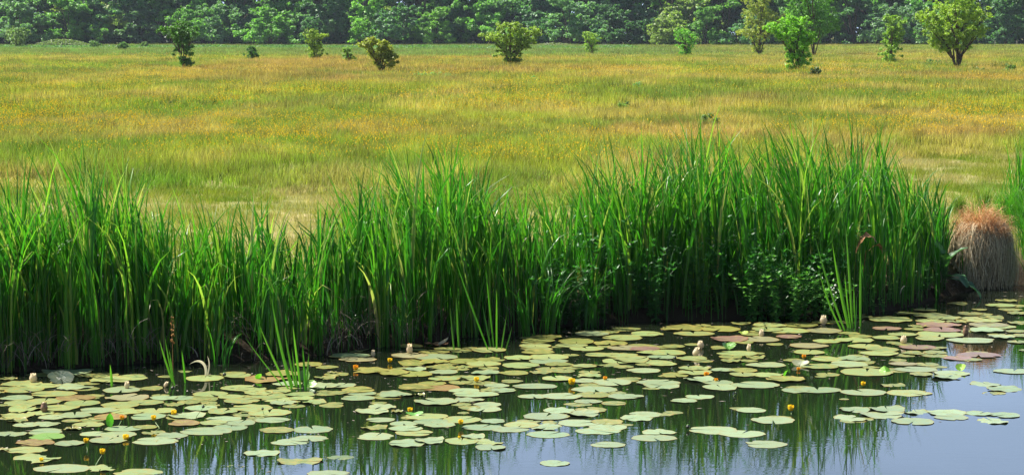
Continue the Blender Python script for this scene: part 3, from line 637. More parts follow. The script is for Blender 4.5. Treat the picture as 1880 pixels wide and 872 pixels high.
white(685, 648, 8, 13, 'the cream bud in the dim water', 'small cream bud in dim water near the dead litter', M_WHT, M_SEP)
white(1276, 645, 13, 17, 'the lower cream bud of the pair', 'cream bud leaning right, lower left one of a touching pair', M_WHT, M_SEPG, .25)
white(1287, 632, 13, 15, 'the upper cream bud of the pair', 'cream bud leaning left, upper right one of a touching pair', M_WHT, M_SEPG, -.1)
white(1398, 611, 10, 15, 'the cream bud behind purple pads', 'cream bud standing behind the large purple tinged pads', M_WHT, M_SEP)
white(1375, 638, 9, 15, 'the pink cream bud before purple pads', 'pinkish cream bud standing in front of the large purple tinged pads', M_WHT, M_SEP)
white(1512, 587, 14, 18, 'the open cream bud by the mint clump', 'blunt cream bud at the foot of the mint clump', M_WHT, M_SEP)
white(1659, 623, 13, 16, 'the plump cream bud', 'plump cream bud behind the dull purple pads at right', M_WHT, M_SEPG)
white(1773, 607, 11, 21, 'the dark pointed bud', 'dark pointed bud standing tall among the right hand pads', M_SEP, M_SEP)
def darkbud(px, py, foot, phrase, lab, r=.018):
    D = P(*foot).y; x, z = H(px, py, D); t = empty('seed_pod', (x, D, 0)); tag(t, lab, 'bud', 'dark seed pods on stems over the pond'); LM.append((px, py, phrase))
    v, f = ball((0, 0, z), r, 9, 6, .9); mobj('pod', npmesh('pod', v, f, M_DARK, smooth=True), t)
    v, f = lathe([(r*.7, r*.3), (r*1.15, r*.55), (r*1.2, .001)], 8); v[:, 2] += z; mobj('pod_cap', npmesh('pod_cap', v, f, M_STEM, smooth=True), t)
    q = P(*foot); stem_to(t, (0, 0, z-r*.6), (q.x-x, 0, -.02), .0035)
darkbud(412, 687, (411, 712), 'the dark pod on olive pads', 'dark pod on a straight stem right of the bleached dead leaf')
darkbud(317, 712, (318, 722), 'the dark pod under the thin blades', 'dark pod low over water just left of the thin blade feet')
darkbud(373, 746, (358, 768), 'the dark pod on a slanting stem', 'dark pod on a long slanting stem over the big left raft', .014)
darkbud(482, 750, (486, 762), 'the short hooked dark pod', 'short hooked dark pod on the right half of the big left raft', .012)
darkbud(578, 720, (577, 731), 'the dark pod under the large shoot', 'dark pod standing just right of the large bright shoot', .016)
darkbud(1239, 657, (1239, 668), 'the dark pod left of the cream pair', 'dark pod standing in water left of the pair of cream buds')
darkbud(1264, 671, (1263, 677), 'the tiny dark pod under the cream pair', 'tiny dark pod in a dark gap below the pair of cream buds', .012)
darkbud(1351, 721, (1342, 727), 'the bent stem in open water', 'small pale pod on a short bent stem alone in open water', .01)
darkbud(1263, 783, (1263, 789), 'the round dark pod by long pads', 'round dark pod at the tip of two long pads in open water', .018)

# ------------------------------------------------------------------ lily pads, traced from the photograph
def pad_geo(w, d, rot, notch=.5, curl=.012, wav=.027, seed=0):
    rg = np.random.default_rng(seed); n = 34
    a0 = notch*.5
    th = np.linspace(a0*.35, 2*math.pi-a0*.35, n)
    ph = rg.uniform(0, 6.28, 4)
    rr = 1 + wav*(np.sin(3*th+ph[0])+.8*np.sin(5*th+ph[1])+.7*np.sin(9*th+ph[2])+.5*np.sin(14*th+ph[3])) + rg.normal(0, .008, n)
    rr *= 1 - .12*np.exp(-((np.minimum(th, 2*math.pi-th))/.35)**2)
    if rg.random() < .3:
        k = rg.integers(4, n-4); rr[k] *= rg.uniform(.72, .9)
    V = [(-.0, 0, .0)]; rim = [0.0]; vein = [0.0]
    rings = (.35, .7, .92, 1.0); amp = rg.uniform(-.3, 1)*curl; q = rg.uniform(0, 6.28); lob = rg.uniform(0, 1)*curl
    for s in rings:
        for k in range(n):
            x = s*rr[k]*math.cos(th[k]); y = s*rr[k]*math.sin(th[k])
            z = amp*s**4 + lob*s**3*math.sin(2*th[k]+q) + curl*.35*s**4*math.sin(7*th[k]+ph[1])
            V.append((x, y, z)); rim.append(1.0 if s == 1 else 0.15 if s > .9 else 0); vein.append(th[k]*16)
    V = np.array(V); F_ = []
    c, s_ = math.cos(rot), math.sin(rot)
    x = V[:, 0]*c - V[:, 1]*s_; y = V[:, 0]*s_ + V[:, 1]*c
    mxx = np.abs(x).max(); myy = np.abs(y).max()
    V[:, 0] = x/mxx*w/2; V[:, 1] = y/myy*d/2
    for k in range(n-1): F_.append((0, 1+k, 2+k))
    for r in range(3):
        for k in range(n-1): F_.append((1+r*n+k, 1+(r+1)*n+k, 2+(r+1)*n+k, 2+r*n+k))
    return V, F_, {'rim': rim, 'vein': vein}
RA = (0, 660, 4.1125); RB = (300, 640, 3.76); RC = (600, 620, 3.76); RD = (900, 580, 3.206); RE = (1200, 570, 3.115); RF = (1540, 540, 3.115)
PADS = {
 'A': (RA, '300,710,98,g 850,1125,140,l 665,990,158,l 775,1060,232,g 1040,1230,218,o 1190,1320,130,o 0,130,150,g 0,330,185,l 30,330,228,l 130,470,200,l 400,710,207,g 220,580,262,l 420,720,292,b 620,790,275,l 0,250,290,g 790,1125,288,p 1130,1350,290,g 30,330,330,l 200,480,315,l 480,760,330,l 760,1050,345,l 950,1240,325,l 1230,1400,338,l 60,330,375,l 330,600,362,l 590,900,385,g 820,1100,392,l 1030,1330,385,l 0,260,425,l 200,420,402,l 290,500,435,g 440,690,422,g 700,960,432,b 980,1250,430,g 1250,1400,440,l 50,220,462,g 100,300,492,g 250,460,486,g 460,620,462,o 600,790,455,l 540,790,493,l 780,1080,522,g 1000,1200,510,o 1060,1250,550,o 480,620,525,b -40,210,560,g 210,475,543,g 225,490,582,e 600,830,560,g 760,1030,567,g 1160,1420,575,g 990,1350,615,g 110,415,628,b -30,80,680,o 30,360,682,l 410,640,635,g 670,960,612,g 100,470,748,l 245,700,822,g 640,880,823,l 845,1230,860,l 720,900,120,g -60,40,250,p 560,720,120,l -40,60,345,o'),
 'B': (RB, '100,200,158,o 150,420,205,l 400,610,190,l 700,960,172,o 560,860,218,b 900,1105,112,o 1050,1210,130,l 1030,1195,200,o 750,960,243,g 1020,1230,255,g 395,640,275,l 200,450,315,l 20,215,342,g 180,330,347,o 370,560,332,l 490,720,283,l 560,760,308,l 700,880,297,l 415,670,360,l 600,860,328,l 680,900,350,l 840,1050,318,l 1050,1210,312,g 730,920,375,g 860,1040,342,l 930,1130,370,l 820,980,397,l 1075,1250,393,g 95,260,368,l 35,250,390,g 145,380,412,g 230,390,393,o 300,530,435,l 440,760,410,l 580,885,442,l 20,290,465,g 290,540,485,g 480,620,460,o 580,700,475,l 625,875,492,g 410,640,512,g 250,440,514,l 35,250,515,b 340,590,542,g 115,475,570,g -60,90,640,g 660,905,563,o 895,1170,557,g 860,1145,622,g 740,1010,645,g 550,810,722,g 785,1110,775,o 435,560,812,d 990,1290,862,g 1140,1260,55,g'),
 'C': (RC, '0,300,80,d 10,310,125,g 80,345,152,p 490,665,60,l 435,700,125,p 600,905,135,g 630,850,100,o 1000,1240,88,l 800,920,85,o 930,1040,75,r 0,80,243,o 175,450,230,o 350,570,247,o 510,690,222,g 480,740,252,o 490,745,180,o 640,850,168,o 735,910,210,o 700,915,237,g 830,1050,165,o 890,1010,203,g 960,1203,180,l 1045,1195,213,l 995,1200,245,g 1000,1203,150,o 700,925,282,l 925,1135,280,l 840,1010,308,l 630,830,318,o 495,760,342,o 640,920,347,b 0,210,330,g 1080,1260,333,g 100,340,362,o 90,335,417,g 0,160,380,o 130,345,385,g 350,600,397,g 600,680,395,b 840,1060,368,g 1050,1220,363,g 855,1190,392,g 600,910,443,g 880,1090,432,g 280,480,475,g 195,440,507,g 440,530,512,l 905,1060,485,g 1010,1203,462,g 975,1210,493,g 900,985,518,o 270,470,567,g 520,840,542,l 800,1070,565,l 430,630,593,g 590,840,578,g 670,890,600,g 1060,1240,575,g 930,1210,618,g 425,670,628,g 230,430,620,o 470,740,657,l 200,470,680,g 420,680,729,g 600,820,713,g 920,1100,685,g 810,1050,712,l 1000,1220,722,l 1025,1240,758,g 0,190,825,d'),
 'D': (RD, '180,260,158,e 190,380,148,o 380,575,175,l 240,420,128,o 400,620,153,o 600,810,163,o 690,900,190,p 820,1010,195,r 660,900,130,l 820,1020,108,l 500,700,108,g 465,670,195,l 550,720,230,l 190,370,197,l 180,380,216,o 170,360,178,l 80,250,250,l 220,460,243,l 0,90,262,l 220,460,268,g 320,490,288,o 70,290,293,l 475,630,296,l 610,760,290,b 650,840,268,l 720,940,260,l 725,850,300,g 650,870,232,l 860,1010,218,l 920,1100,243,g 930,1100,285,l 50,230,337,o 230,370,334,o 360,500,325,b 500,670,352,l 520,650,335,o 60,185,385,o 800,1005,323,g 300,490,370,l 480,640,382,g 600,840,391,g 775,890,370,e 855,1120,393,g 0,180,411,g 130,395,415,g 0,155,440,g 475,760,434,g 160,350,475,g 300,545,473,g 500,720,465,o 690,905,474,g 690,800,455,l 490,660,505,g 655,805,514,g 305,500,557,g 500,690,553,o 185,470,592,g 430,650,577,g 0,150,615,l 80,290,640,l 150,300,620,g 230,430,655,g 300,400,627,l 400,640,630,g 590,790,625,o 580,805,653,g 500,775,677,g 0,230,668,g 210,470,697,g 590,800,758,g 800,930,752,d 760,960,600,g 810,1010,580,g 960,1080,580,g 885,1100,685,g 830,1100,718,g 290,470,866,g 850,1000,100,o 640,760,95,g 730,860,85,o'),
 'E': (RE, '-40,60,140,o 110,350,135,l 40,290,105,o 270,500,108,o 440,560,75,l 565,760,87,l 500,610,138,e 560,740,112,l 640,900,118,l 740,940,85,o 870,1080,118,p 900,1059,70,o 320,540,166,r 500,720,168,p 700,850,152,r 450,570,186,r 175,270,197,r 45,180,207,p 320,450,215,l 645,745,195,g 775,1000,203,p 910,1080,177,l 800,975,240,l -40,190,245,l 130,310,277,l 350,600,247,l 370,510,267,g 520,640,270,o 380,500,292,o 485,595,290,g 525,755,312,g -60,110,300,l 40,200,372,o 140,330,335,l 130,335,357,l 320,470,342,g 430,600,342,o 435,590,367,l 560,740,370,l 640,865,397,o 900,1080,280,l 840,1059,322,l 740,860,285,o -60,155,430,g 170,350,398,g 280,460,412,g 280,480,440,g 440,720,427,g 800,1075,455,g 730,900,458,g 920,990,380,o 180,350,494,g 90,250,516,g 50,170,583,g 470,645,570,g 555,808,627,g 200,475,683,g 370,640,704,g 515,765,764,g 220,330,88,g'),
 'F': (RF, '895,1025,38,g 840,1015,67,l 910,1050,90,l 965,1090,113,l 430,560,93,g 330,430,113,l 425,630,123,l 500,700,138,l 170,430,148,l 680,825,113,l 440,610,157,l 700,870,143,l 730,940,155,l 800,945,137,l 610,740,163,l 395,500,187,l 430,700,180,r 480,700,208,r 370,500,203,g 190,360,198,r 740,970,178,p 810,1010,188,l 960,1100,165,l 745,950,210,g 950,1080,215,l 855,1010,248,g 980,1100,238,l 960,1090,275,r 280,450,232,l 440,720,232,l 430,605,255,l 190,350,252,l 300,420,287,l 615,905,267,g 340,555,305,r 490,620,308,r -30,200,265,l 50,250,300,l 150,345,318,l 110,350,342,l 360,490,340,e 480,620,335,g 290,390,380,l 670,930,350,r 595,770,367,r 680,820,375,r -20,185,370,g -60,165,402,g 285,450,400,p 430,575,402,r 135,240,420,g 10,310,447,l 310,565,432,g 405,540,460,l 540,750,455,g 530,700,477,g 880,1120,442,g 235,380,520,g 10,275,562,g 270,540,565,l 750,930,515,g 840,1040,542,g 820,920,567,d 5,180,662,g 170,380,660,g 120,380,692,g -30,170,710,g 370,520,675,g 500,730,678,g 540,740,702,g 720,890,682,g 860,1040,692,g 790,970,725,g 300,550,728,g 1030,1100,322,e 0,60,600,g 20,160,120,l 60,200,135,o -10,120,225,o 760,850,90,g 620,740,55,g'),
}
COL = {'g': ((.185, .25, .13), .35, 'pale green'), 'l': ((.19, .245, .09), .75, 'yellow green'), 'o': ((.15, .17, .04), 1, 'olive'), 'b': ((.2, .13, .05), .9, 'brown mottled'),
       'r': ((.17, .105, .085), .5, 'dull purple'), 'p': ((.19, .185, .1), .5, 'pink tinged'), 'e': ((.15, .27, .06), .1, 'bright green'), 'd': ((.09, .13, .05), .3, 'dim shaded sunken')}  # dim tone paints shade into pad colours, a sunken pad shares it
pads = []
for key, ((ox, oy, s), txt) in PADS.items():
    for w_ in txt.split():
        a_, b_, c_, k_ = w_.split(','); x0p, x1p, yp = ox+float(a_)/s, ox+float(b_)/s, oy+float(c_)/s
        cx = (x0p+x1p)/2
        if any(abs(cx-p[0]) < .45*min(x1p-x0p, p[2]) and abs(yp-p[1]) < 2.2 for p in pads if p[4] != key): continue
        pads.append((cx, yp, x1p-x0p, k_, key))
# an underlayer of half-hidden older pads closing the rafts
ordw = ['nearest', 'second nearest', 'third nearest', 'fourth nearest', 'fifth nearest', 'sixth nearest', 'seventh nearest', 'eighth nearest', 'ninth nearest', 'tenth nearest', 'eleventh nearest', 'twelfth nearest', 'thirteenth nearest', 'fourteenth nearest', 'fifteenth nearest']
pads.sort(key=lambda p: -p[2]*(p[2]))
things_p, rest_p = pads[:298], pads[298:]
keys = {}
for i, p in enumerate(things_p):
    j = min(range(len(LM)), key=lambda j: (p[0]-LM[j][0])**2 + ((p[1]-LM[j][1])*2.5)**2)
    dx, dy = p[0]-LM[j][0], (p[1]-LM[j][1])*3
    dr = ('right of' if dx > 0 else 'left of') if abs(dx) > abs(dy) else ('in front of' if dy > 0 else 'behind')
    keys.setdefault((p[3], dr, j), []).append((math.hypot(dx, dy), i))
labp = {}
for (k_, dr, j), lst in keys.items():
    lst.sort()
    for q, (_, i) in enumerate(lst):
        labp[i] = f"{COL[k_][2]} lily pad " + (f"{ordw[min(q, 14)]} " if len(lst) > 1 else '') + f"{dr} {LM[j][2]}"
zr = list(range(len(pads))); 
# pads nearer the camera lie over those behind them
order = sorted(range(len(pads)), key=lambda i: -pads[i][1]); zrank = {i: r for r, i in enumerate(order)}
PV = []
for i, (cx, yp, wp, k_, _) in enumerate(pads):
    c = P(cx, yp); w = wp*1.02*c.y/F; ratio = random.uniform(.8, 1.08) if wp < 75 else random.uniform(.7, .95)
    col, al, _n = COL[k_]; j = random.uniform(.85, 1.15); j2 = random.uniform(.93, 1.07)
    V, F_, A = pad_geo(w, w*ratio, random.uniform(0, 6.28), notch=random.uniform(.25, .8), curl=random.choice([.001, .003, .005, .012]), seed=i)
    z = .0012 + zrank[i]*.000018 + random.random()*.0015
    if k_ == 'd': z = .001
    if i < 298:
        o = mobj('lily_pad', npmesh('lily_pad', V, F_, M_PAD, A, True), loc=(c.x, c.y, z)); tag(o, labp[i], 'lily pad', 'lily pads floating on the pond')
        o.color = (col[0]*j*j2, col[1]*j, col[2]*j, min(1, al*random.uniform(.5, 1.3)))
    else:
        V = V + np.array([c.x, c.y, z-.002]); off = sum(len(q[0]) for q in PV)
        PV.append((V, [tuple(x+off for x in f) for f in F_], A))
# an older layer of small worn pads under the rafts
for q in range(150):
    p = random.choice([p for p in pads if p[1] < 775]); cx = p[0]+random.uniform(-.6, .6)*p[2]; yp = p[1]+random.uniform(-7, 5); c = P(cx, yp)
    if yp < float(np.interp(cx, [a for a, b in BL], [b for a, b in BL]))+3: continue
    w = random.uniform(28, 55)*c.y/F; V, F_, A = pad_geo(w, w*random.uniform(.7, 1), random.uniform(0, 6.28), curl=.001, wav=.04, seed=1000+q)
    off = sum(len(k[0]) for k in PV); PV.append((V+np.array([c.x, c.y, .0006+q*.000003]), [tuple(x+off for x in f) for f in F_], A))
if PV:
    V = np.concatenate([q[0] for q in PV]); Fs = sum([q[1] for q in PV], []); A = {k: sum([list(q[2][k]) for q in PV], []) for k in ('rim', 'vein')}
    o = mobj('small_lily_pads', npmesh('small_lily_pads', V, Fs, M_PAD, A, True)); o.color = (.13, .165, .05, 1)
    tag(o, 'small worn lily pads half hidden between the larger ones', 'lily pads', kind='stuff')

# upright and folded leaves standing out of the water
def upleaf(px, py, w, h, lab, col, rx, rz, name='raised_lily_leaf', fold=.3, al=.1):
    """px,py: foot of the leaf at the waterline"""
    c = P(px, py); W = w*c.y/F; Hh = h*c.y/F
    V, F_, A = pad_geo(W, Hh, math.pi*1.5, notch=.3, curl=.004, seed=int(px))
    V[:, 1] += Hh/2; V[:, 2] += fold*np.abs(V[:, 0])
    o = mobj(name, npmesh(name, V, F_, M_PAD, A, True), loc=(c.x, c.y, -.004)); o.rotation_euler = (rx, 0, rz); o.color = (*col, al)
    tag(o, lab, 'lily leaf', 'lily leaves raised out of the water'); return o
def pointleaf(px, py, L_, W, lab, col, ry, rz):
    c = P(px, py); v, f = broadleaf(L_=L_, W=W, arch=.12, wav=.002)
    o = mobj('raised_lily_leaf', npmesh('raised_lily_leaf', v, f, M_UPL, {'tint': R.random(len(v))}, True), loc=(c.x, c.y, -.01)); o.rotation_euler = (0, ry, rz); o.color = (*col, 1)
    tag(o, lab, 'lily leaf', 'lily leaves raised out of the water')
M_UPL = leaf_mat('raised_leaf', [(0, (.75, .8, .7)), (1, (1, 1, 1))], use_obj=True, trans=.4, rough=.3, spec=.5)
pointleaf(202, 784, .13, .065, 'bright green pointed leaf standing upright beside an orange flower', (.08, .27, .03), -1.45, -1.3)
pointleaf(474, 696, .08, .07, 'small green folded leaf standing right of the dark pod', (.12, .3, .04), -1.0, -1.0)
pointleaf(1440, 692, .09, .05, 'small bright folded leaf standing above an olive pad', (.12, .32, .04), -1.1, -.7)
upleaf(116, 706, 50, 60, 'big dark glossy lily leaf tilted up behind the left pads', (.03, .05, .035), .3, .35, fold=.1)
upleaf(559, 700, 24, 24, 'upright grey green leaf at the foot of the large bright shoot', (.12, .25, .06), 1.3, -.3, fold=.4)
upleaf(569, 712, 26, 18, 'bright cupped leaf below the upright one under the large shoot', (.18, .38, .06), .8, .3, fold=.5)
upleaf(1627, 684, 22, 17, 'bright green domed leaf bulging beside a pale pad', (.16, .42, .03), .75, .1, fold=-.4)
upleaf(1763, 681, 20, 16, 'bright green crumpled leaf alone at the edge of the sky reflection', (.2, .4, .04), .9, -.6, fold=.6)
upleaf(1338, 642, 30, 16, 'rolled green leaf edge lifted below the purple tinged pads', (.14, .34, .05), .8, .4, fold=.6)
upleaf(1468, 672, 34, 18, 'grey leaf lifted on its side with an orange flower', (.2, .22, .13), .55, -.4, fold=.25)
upleaf(1366, 614, 22, 10, 'small yellow green leaf tilted just left of a cream bud', (.28, .38, .05), .5, .4, fold=.4)
upleaf(762, 763, 34, 14, 'deep green cupped leaf left of the flower with the lying stem', (.1, .3, .04), .3, .2, fold=.3)
# dead leaves
c = P(372, 690); t = empty('bleached_dead_leaf', c); tag(t, 'bleached white dead leaf curled over beside the lone thin blade', 'dead leaf')
def bez(pts, n=14):
    T_ = np.linspace(0, 1, n)[:, None]; p = [np.array(q, float) for q in pts]
    return (1-T_)**3*p[0]+3*T_*(1-T_)**2*p[1]+3*T_*T_*(1-T_)*p[2]+T_**3*p[3]
s_ = c.y/F
for (pts, w) in [([(.03, 0, -.02), (.055, 0, .1), (.0, -.02, .2), (-.12, -.03, .12)], .028), ([(.04, 0, -.02), (.08, 0, .1), (.07, -.02, .16), (.05, -.02, .2)], .012)]:
    strip(bez(pts), w, M_PALE, t, 'leaf_strip', .5, base_w=1)
c = P(802, 634); t = empty('dead_leaf', c); tag(t, 'brown dead leaf with a white curled tip floating before the mid bank', 'dead leaf')
V, F_, A = pad_geo(46*c.y/F, .16, .3, curl=.02, seed=5); mobj('leaf_blade', npmesh('leaf_blade', V, F_, M_BROWN, A, True), t, (0, 0, .012))
strip(bez([(.02, -.02, .01), (.06, -.03, .05), (.1, -.02, .05), (.12, 0, .09)]), .03, M_PALE, t, 'curled_tip', .5, base_w=1)
# yellow-dotted dock spike left of centre
c = P(318, 700); t = empty('dock_flower_spike', c); tag(t, 'thin brown flower spike with orange specks above the thin blades', 'plant')
tv, tf = tube([[np.array([0, 0, -.02]), np.array([.0, 0, .3]), np.array([-.01, 0, .62])]], .004); mobj('stem', npmesh('stem', tv, tf, M_BROWN), t)
vs = [ball((random.uniform(-.02, .02), random.uniform(-.02, .02), random.uniform(.35, .62)), .008, 5, 3) for _ in range(26)]
v, f, _ = join([(a, b, {}) for a, b in vs]); mobj('florets', npmesh('florets', v, f, flat_mat('orange_brown', (.5, .25, .04), (.3, .14, .05), 60)), t)

# ------------------------------------------------------------------ meadow grass (one uncountable sward, instanced tufts)
def nodes_instancer(o, coll):
    ng = bpy.data.node_groups.new(o.name+'_scatter', 'GeometryNodeTree')
    ng.interface.new_socket('Geometry', in_out='INPUT', socket_type='NodeSocketGeometry'); ng.interface.new_socket('Geometry', in_out='OUTPUT', socket_type='NodeSocketGeometry')
    i = ng.nodes.new('NodeGroupInput'); u = ng.nodes.new('NodeGroupOutput'); L = ng.links.new
    ip = ng.nodes.new('GeometryNodeInstanceOnPoints'); ci = ng.nodes.new('GeometryNodeCollectionInfo')
    ci.inputs[0].default_value = coll; ci.inputs['Separate Children'].default_value = True; ci.inputs['Reset Children'].default_value = True
    ip.inputs['Pick Instance'].default_value = True
    def at(name, t):
        n = ng.nodes.new('GeometryNodeInputNamedAttribute'); n.data_type = t; n.inputs[0].default_value = name; return n.outputs[0]
    L(i.outputs[0], ip.inputs['Points']); L(ci.outputs[0], ip.inputs['Instance']); L(at('idx', 'INT'), ip.inputs['Instance Index'])
    L(at('rot', 'FLOAT_VECTOR'), ip.inputs['Rotation']); L(at('scl', 'FLOAT_VECTOR'), ip.inputs['Scale']); L(ip.outputs[0], u.inputs[0])
    md = o.modifiers.new('scatter', 'NODES'); md.node_group = ng
def scatter(name, pts, idx, rot, scl, col, coll, label, cat):
    me = bpy.data.meshes.new(name); me.vertices.add(len(pts)); me.vertices.foreach_set('co', np.asarray(pts, np.float32).ravel())
    a = me.attributes.new('idx', 'INT', 'POINT'); a.data.foreach_set('value', np.asarray(idx, np.int32))
    a = me.attributes.new('rot', 'FLOAT_VECTOR', 'POINT'); a.data.foreach_set('vector', np.asarray(rot, np.float32).ravel())
    a = me.attributes.new('scl', 'FLOAT_VECTOR', 'POINT'); a.data.foreach_set('vector', np.asarray(scl, np.float32).ravel())
    c4 = np.concatenate([col, np.ones((len(col), 1))], 1)
    a = me.attributes.new('col', 'FLOAT_COLOR', 'POINT'); a.data.foreach_set('color', np.asarray(c4, np.float32).ravel())
    o = mobj(name, me); nodes_instancer(o, coll); tag(o, label, cat, kind='stuff'); return o
def tuft(n, r, h, w, lean, seg=3, heads=.35):
    q = R.uniform(0, 6.28, n); rr = np.sqrt(R.random(n))*r; hh = h*R.uniform(.45, 1, n)
    v, f, a = blades(np.stack([rr*np.cos(q), rr*np.sin(q), np.full(n, -.02)], 1), hh, R.uniform(0, 6.28, n), np.abs(R.normal(0, lean, n)), np.abs(R.normal(0, .4, n)), w*R.uniform(.6, 1.2, n), R.random(n), seg=seg, fold=.1)
    return v, f, a
gc = bpy.data.collections.new('grass_tuft_sources'); M_GRASS_T = M_GRASS
specs = [(70, .35, .42, .009, .25)]*3 + [(90, .9, .55, .022, .25)]*3 + [(60, .22, .12, .006, .6)]*3
for k, s in enumerate(specs):
    v, f, a = tuft(*s); o = bpy.data.objects.new('tuft_%02d' % k, npmesh('tuft', v, f, M_GRASS, a, True)); gc.objects.link(o)
def field(d0, d1, dens, margin=1.12, side=3.0):
    """random points in the view's wedge between two distances, extra width for side steps"""
    hw = .2474*margin; area = hw*(d1**2-d0**2) + 2*side*(d1-d0); n = int(area*dens)
    y = np.sqrt(R.uniform(d0**2, d1**2, n)); x = R.uniform(-1, 1, n)*(hw*y+side); return x, y
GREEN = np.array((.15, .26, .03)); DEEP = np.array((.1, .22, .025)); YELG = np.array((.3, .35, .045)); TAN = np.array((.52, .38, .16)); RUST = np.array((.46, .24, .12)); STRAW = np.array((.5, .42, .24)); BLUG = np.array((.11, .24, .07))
def mixc(a, b, t): return a*(1-t[:, None]) + b*t[:, None]
def meadow_col(x, y):
    n1 = fbm(x/7, y/22, 21, 4); n2 = fbm(x/3, y/9, 33, 4); n3 = fbm(x/16, y/40, 55, 3); n4 = R.random(len(x))
    c = mixc(np.broadcast_to(YELG, (len(x), 3)), GREEN, np.clip((n1-.45)*5, 0, 1))
    c = mixc(c, TAN, np.clip((n2-.47)*5, 0, 1)*.7)
    c = mixc(c, RUST, np.clip((n3-.47)*5, 0, 1)*.55*(y > 50))
    c = mixc(c, DEEP, np.clip((fbm(x/2.2, y/5, 77, 4)-.54)*9, 0, 1)*.7)
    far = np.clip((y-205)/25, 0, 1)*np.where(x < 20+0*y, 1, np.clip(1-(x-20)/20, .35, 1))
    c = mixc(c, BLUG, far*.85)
    near = np.clip((40-y)/6, 0, 1); c = mixc(c, STRAW, near*np.clip((n2-.4)*3, 0, 1)*.5)
    return c * 1.25*(.3+1.15*n4[:, None])
px_, py_, ix_, sc_, co_ = [], [], [], [], []
def edge(x, y):  # distance at which the short trodden strip gives way to the tall meadow
    return 34.0 + 4*(fbm(x/3, y/3, 5)-.5)*2 + np.clip(x-1, 0, 9)*1.1
for (d0, d1, dens, k0, s0) in [(30, 70, 7, 0, 1.0), (70, 120, 2.6, 3, .8), (120, 210, 1.2, 3, 1.05), (210, 425, .55, 3, 1.5)]:
    x, y = field(d0, d1, dens); m = y > edge(x, y); x, y = x[m], y[m]; n = len(x)
    px_.append(x); py_.append(y); ix_.append(R.integers(k0, k0+3, n))
    hz = R.uniform(.6, 1.15, n)*(.6+.8*fbm(x/5, y/9, 91, 3)); ramp_ = np.clip((y-edge(x, y))/3, .35, 1)
    sc_.append(np.stack([np.full(n, s0)*R.uniform(.8, 1.3, n)]*2 + [hz*ramp_], 1)); co_.append(meadow_col(x, y))
x, y = field(20, 54, 16); u = y-bank(x); m = (u > .9) & (y < edge(x, y)+3); x, y = x[m], y[m]; n = len(x)
px_.append(x); py_.append(y); ix_.append(R.integers(6, 9, n)); sc_.append(np.stack([R.uniform(.8, 1.4, n)]*2+[R.uniform(.6, 2.1, n)], 1))
nn_ = fbm(x/1.6, y/2.2, 61, 4)
co_.append(mixc(mixc(np.broadcast_to(STRAW, (n, 3)), YELG*.9, np.clip((nn_-.34)*6, 0, 1)), GREEN, np.clip((nn_-.52)*6, 0, 1)*.8)*(.8+.4*R.random(n))[:, None])
X_, Y_ = np.concatenate(px_), np.concatenate(py_); n = len(X_)
scatter('meadow_grass', np.stack([X_, Y_, gz(X_, Y_)], 1), np.concatenate(ix_), np.stack([R.normal(0, .08, n), R.normal(0, .08, n), R.uniform(0, 6.28, n)], 1), np.concatenate(sc_), np.concatenate(co_), gc, 'tall flowering meadow grass in yellow green and tan', 'grass')
print('grass tufts', n)
# buttercups
fc = bpy.data.collections.new('buttercup_sources')
M_BC = leaf_mat('buttercup_petal', [(0, (.8, .5, .01)), (1, (.9, .62, .02))], trans=.2, rough=.4, spec=.4, tcol=(1, 1, .5))
for k in range(3):
    vs = []
    for q in range(7):
        c_ = (R.normal(0, .2), R.normal(0, .2), R.uniform(.38, .55)); r_ = R.uniform(.013, .022)
        a_ = np.arange(6)*math.pi/3; v = np.stack([c_[0]+r_*np.cos(a_), c_[1]+r_*np.sin(a_), np.full(6, c_[2])+.008], 1); v = np.concatenate([v, [[c_[0], c_[1], c_[2]-.006]]])
        tl = R.normal(0, .5, 2); v[:, 2] += (v[:, 0]-c_[0])*tl[0] + (v[:, 1]-c_[1])*tl[1]
        vs.append((v, np.array([(i, (i+1) % 6, 6) for i in range(6)]), {'tint': np.full(7, R.random())}))
    v, f, a = join(vs); o = bpy.data.objects.new('buttercup_cluster_%d' % k, npmesh('buttercup_cluster', v, f, M_BC, a)); fc.objects.link(o)
px_, py_, s_ = [], [], []
for (d0, d1, dens, s0) in [(38, 75, 6.5, .5), (75, 140, 2.6, .68), (140, 230, .6, .95)]:
    x, y = field(d0, d1, dens); f_ = fbm(x/5, y/13, 44, 4); m = (R.random(len(x)) < np.clip((f_-.42)*4, .06, 1)) & (y > edge(x, y)+1); px_.append(x[m]); py_.append(y[m]); s_.append(np.full(m.sum(), s0))
X_, Y_, S_ = np.concatenate(px_), np.concatenate(py_), np.concatenate(s_); n = len(X_)
scatter('buttercups', np.stack([X_, Y_, gz(X_, Y_)+.02], 1), R.integers(0, 3, n), np.stack([np.zeros(n), np.zeros(n), R.uniform(0, 6.28, n)], 1), np.stack([S_, S_, R.uniform(.75, 1.15, n)], 1), np.ones((n, 3)), fc, 'yellow buttercups scattered through the meadow grass', 'wildflowers')
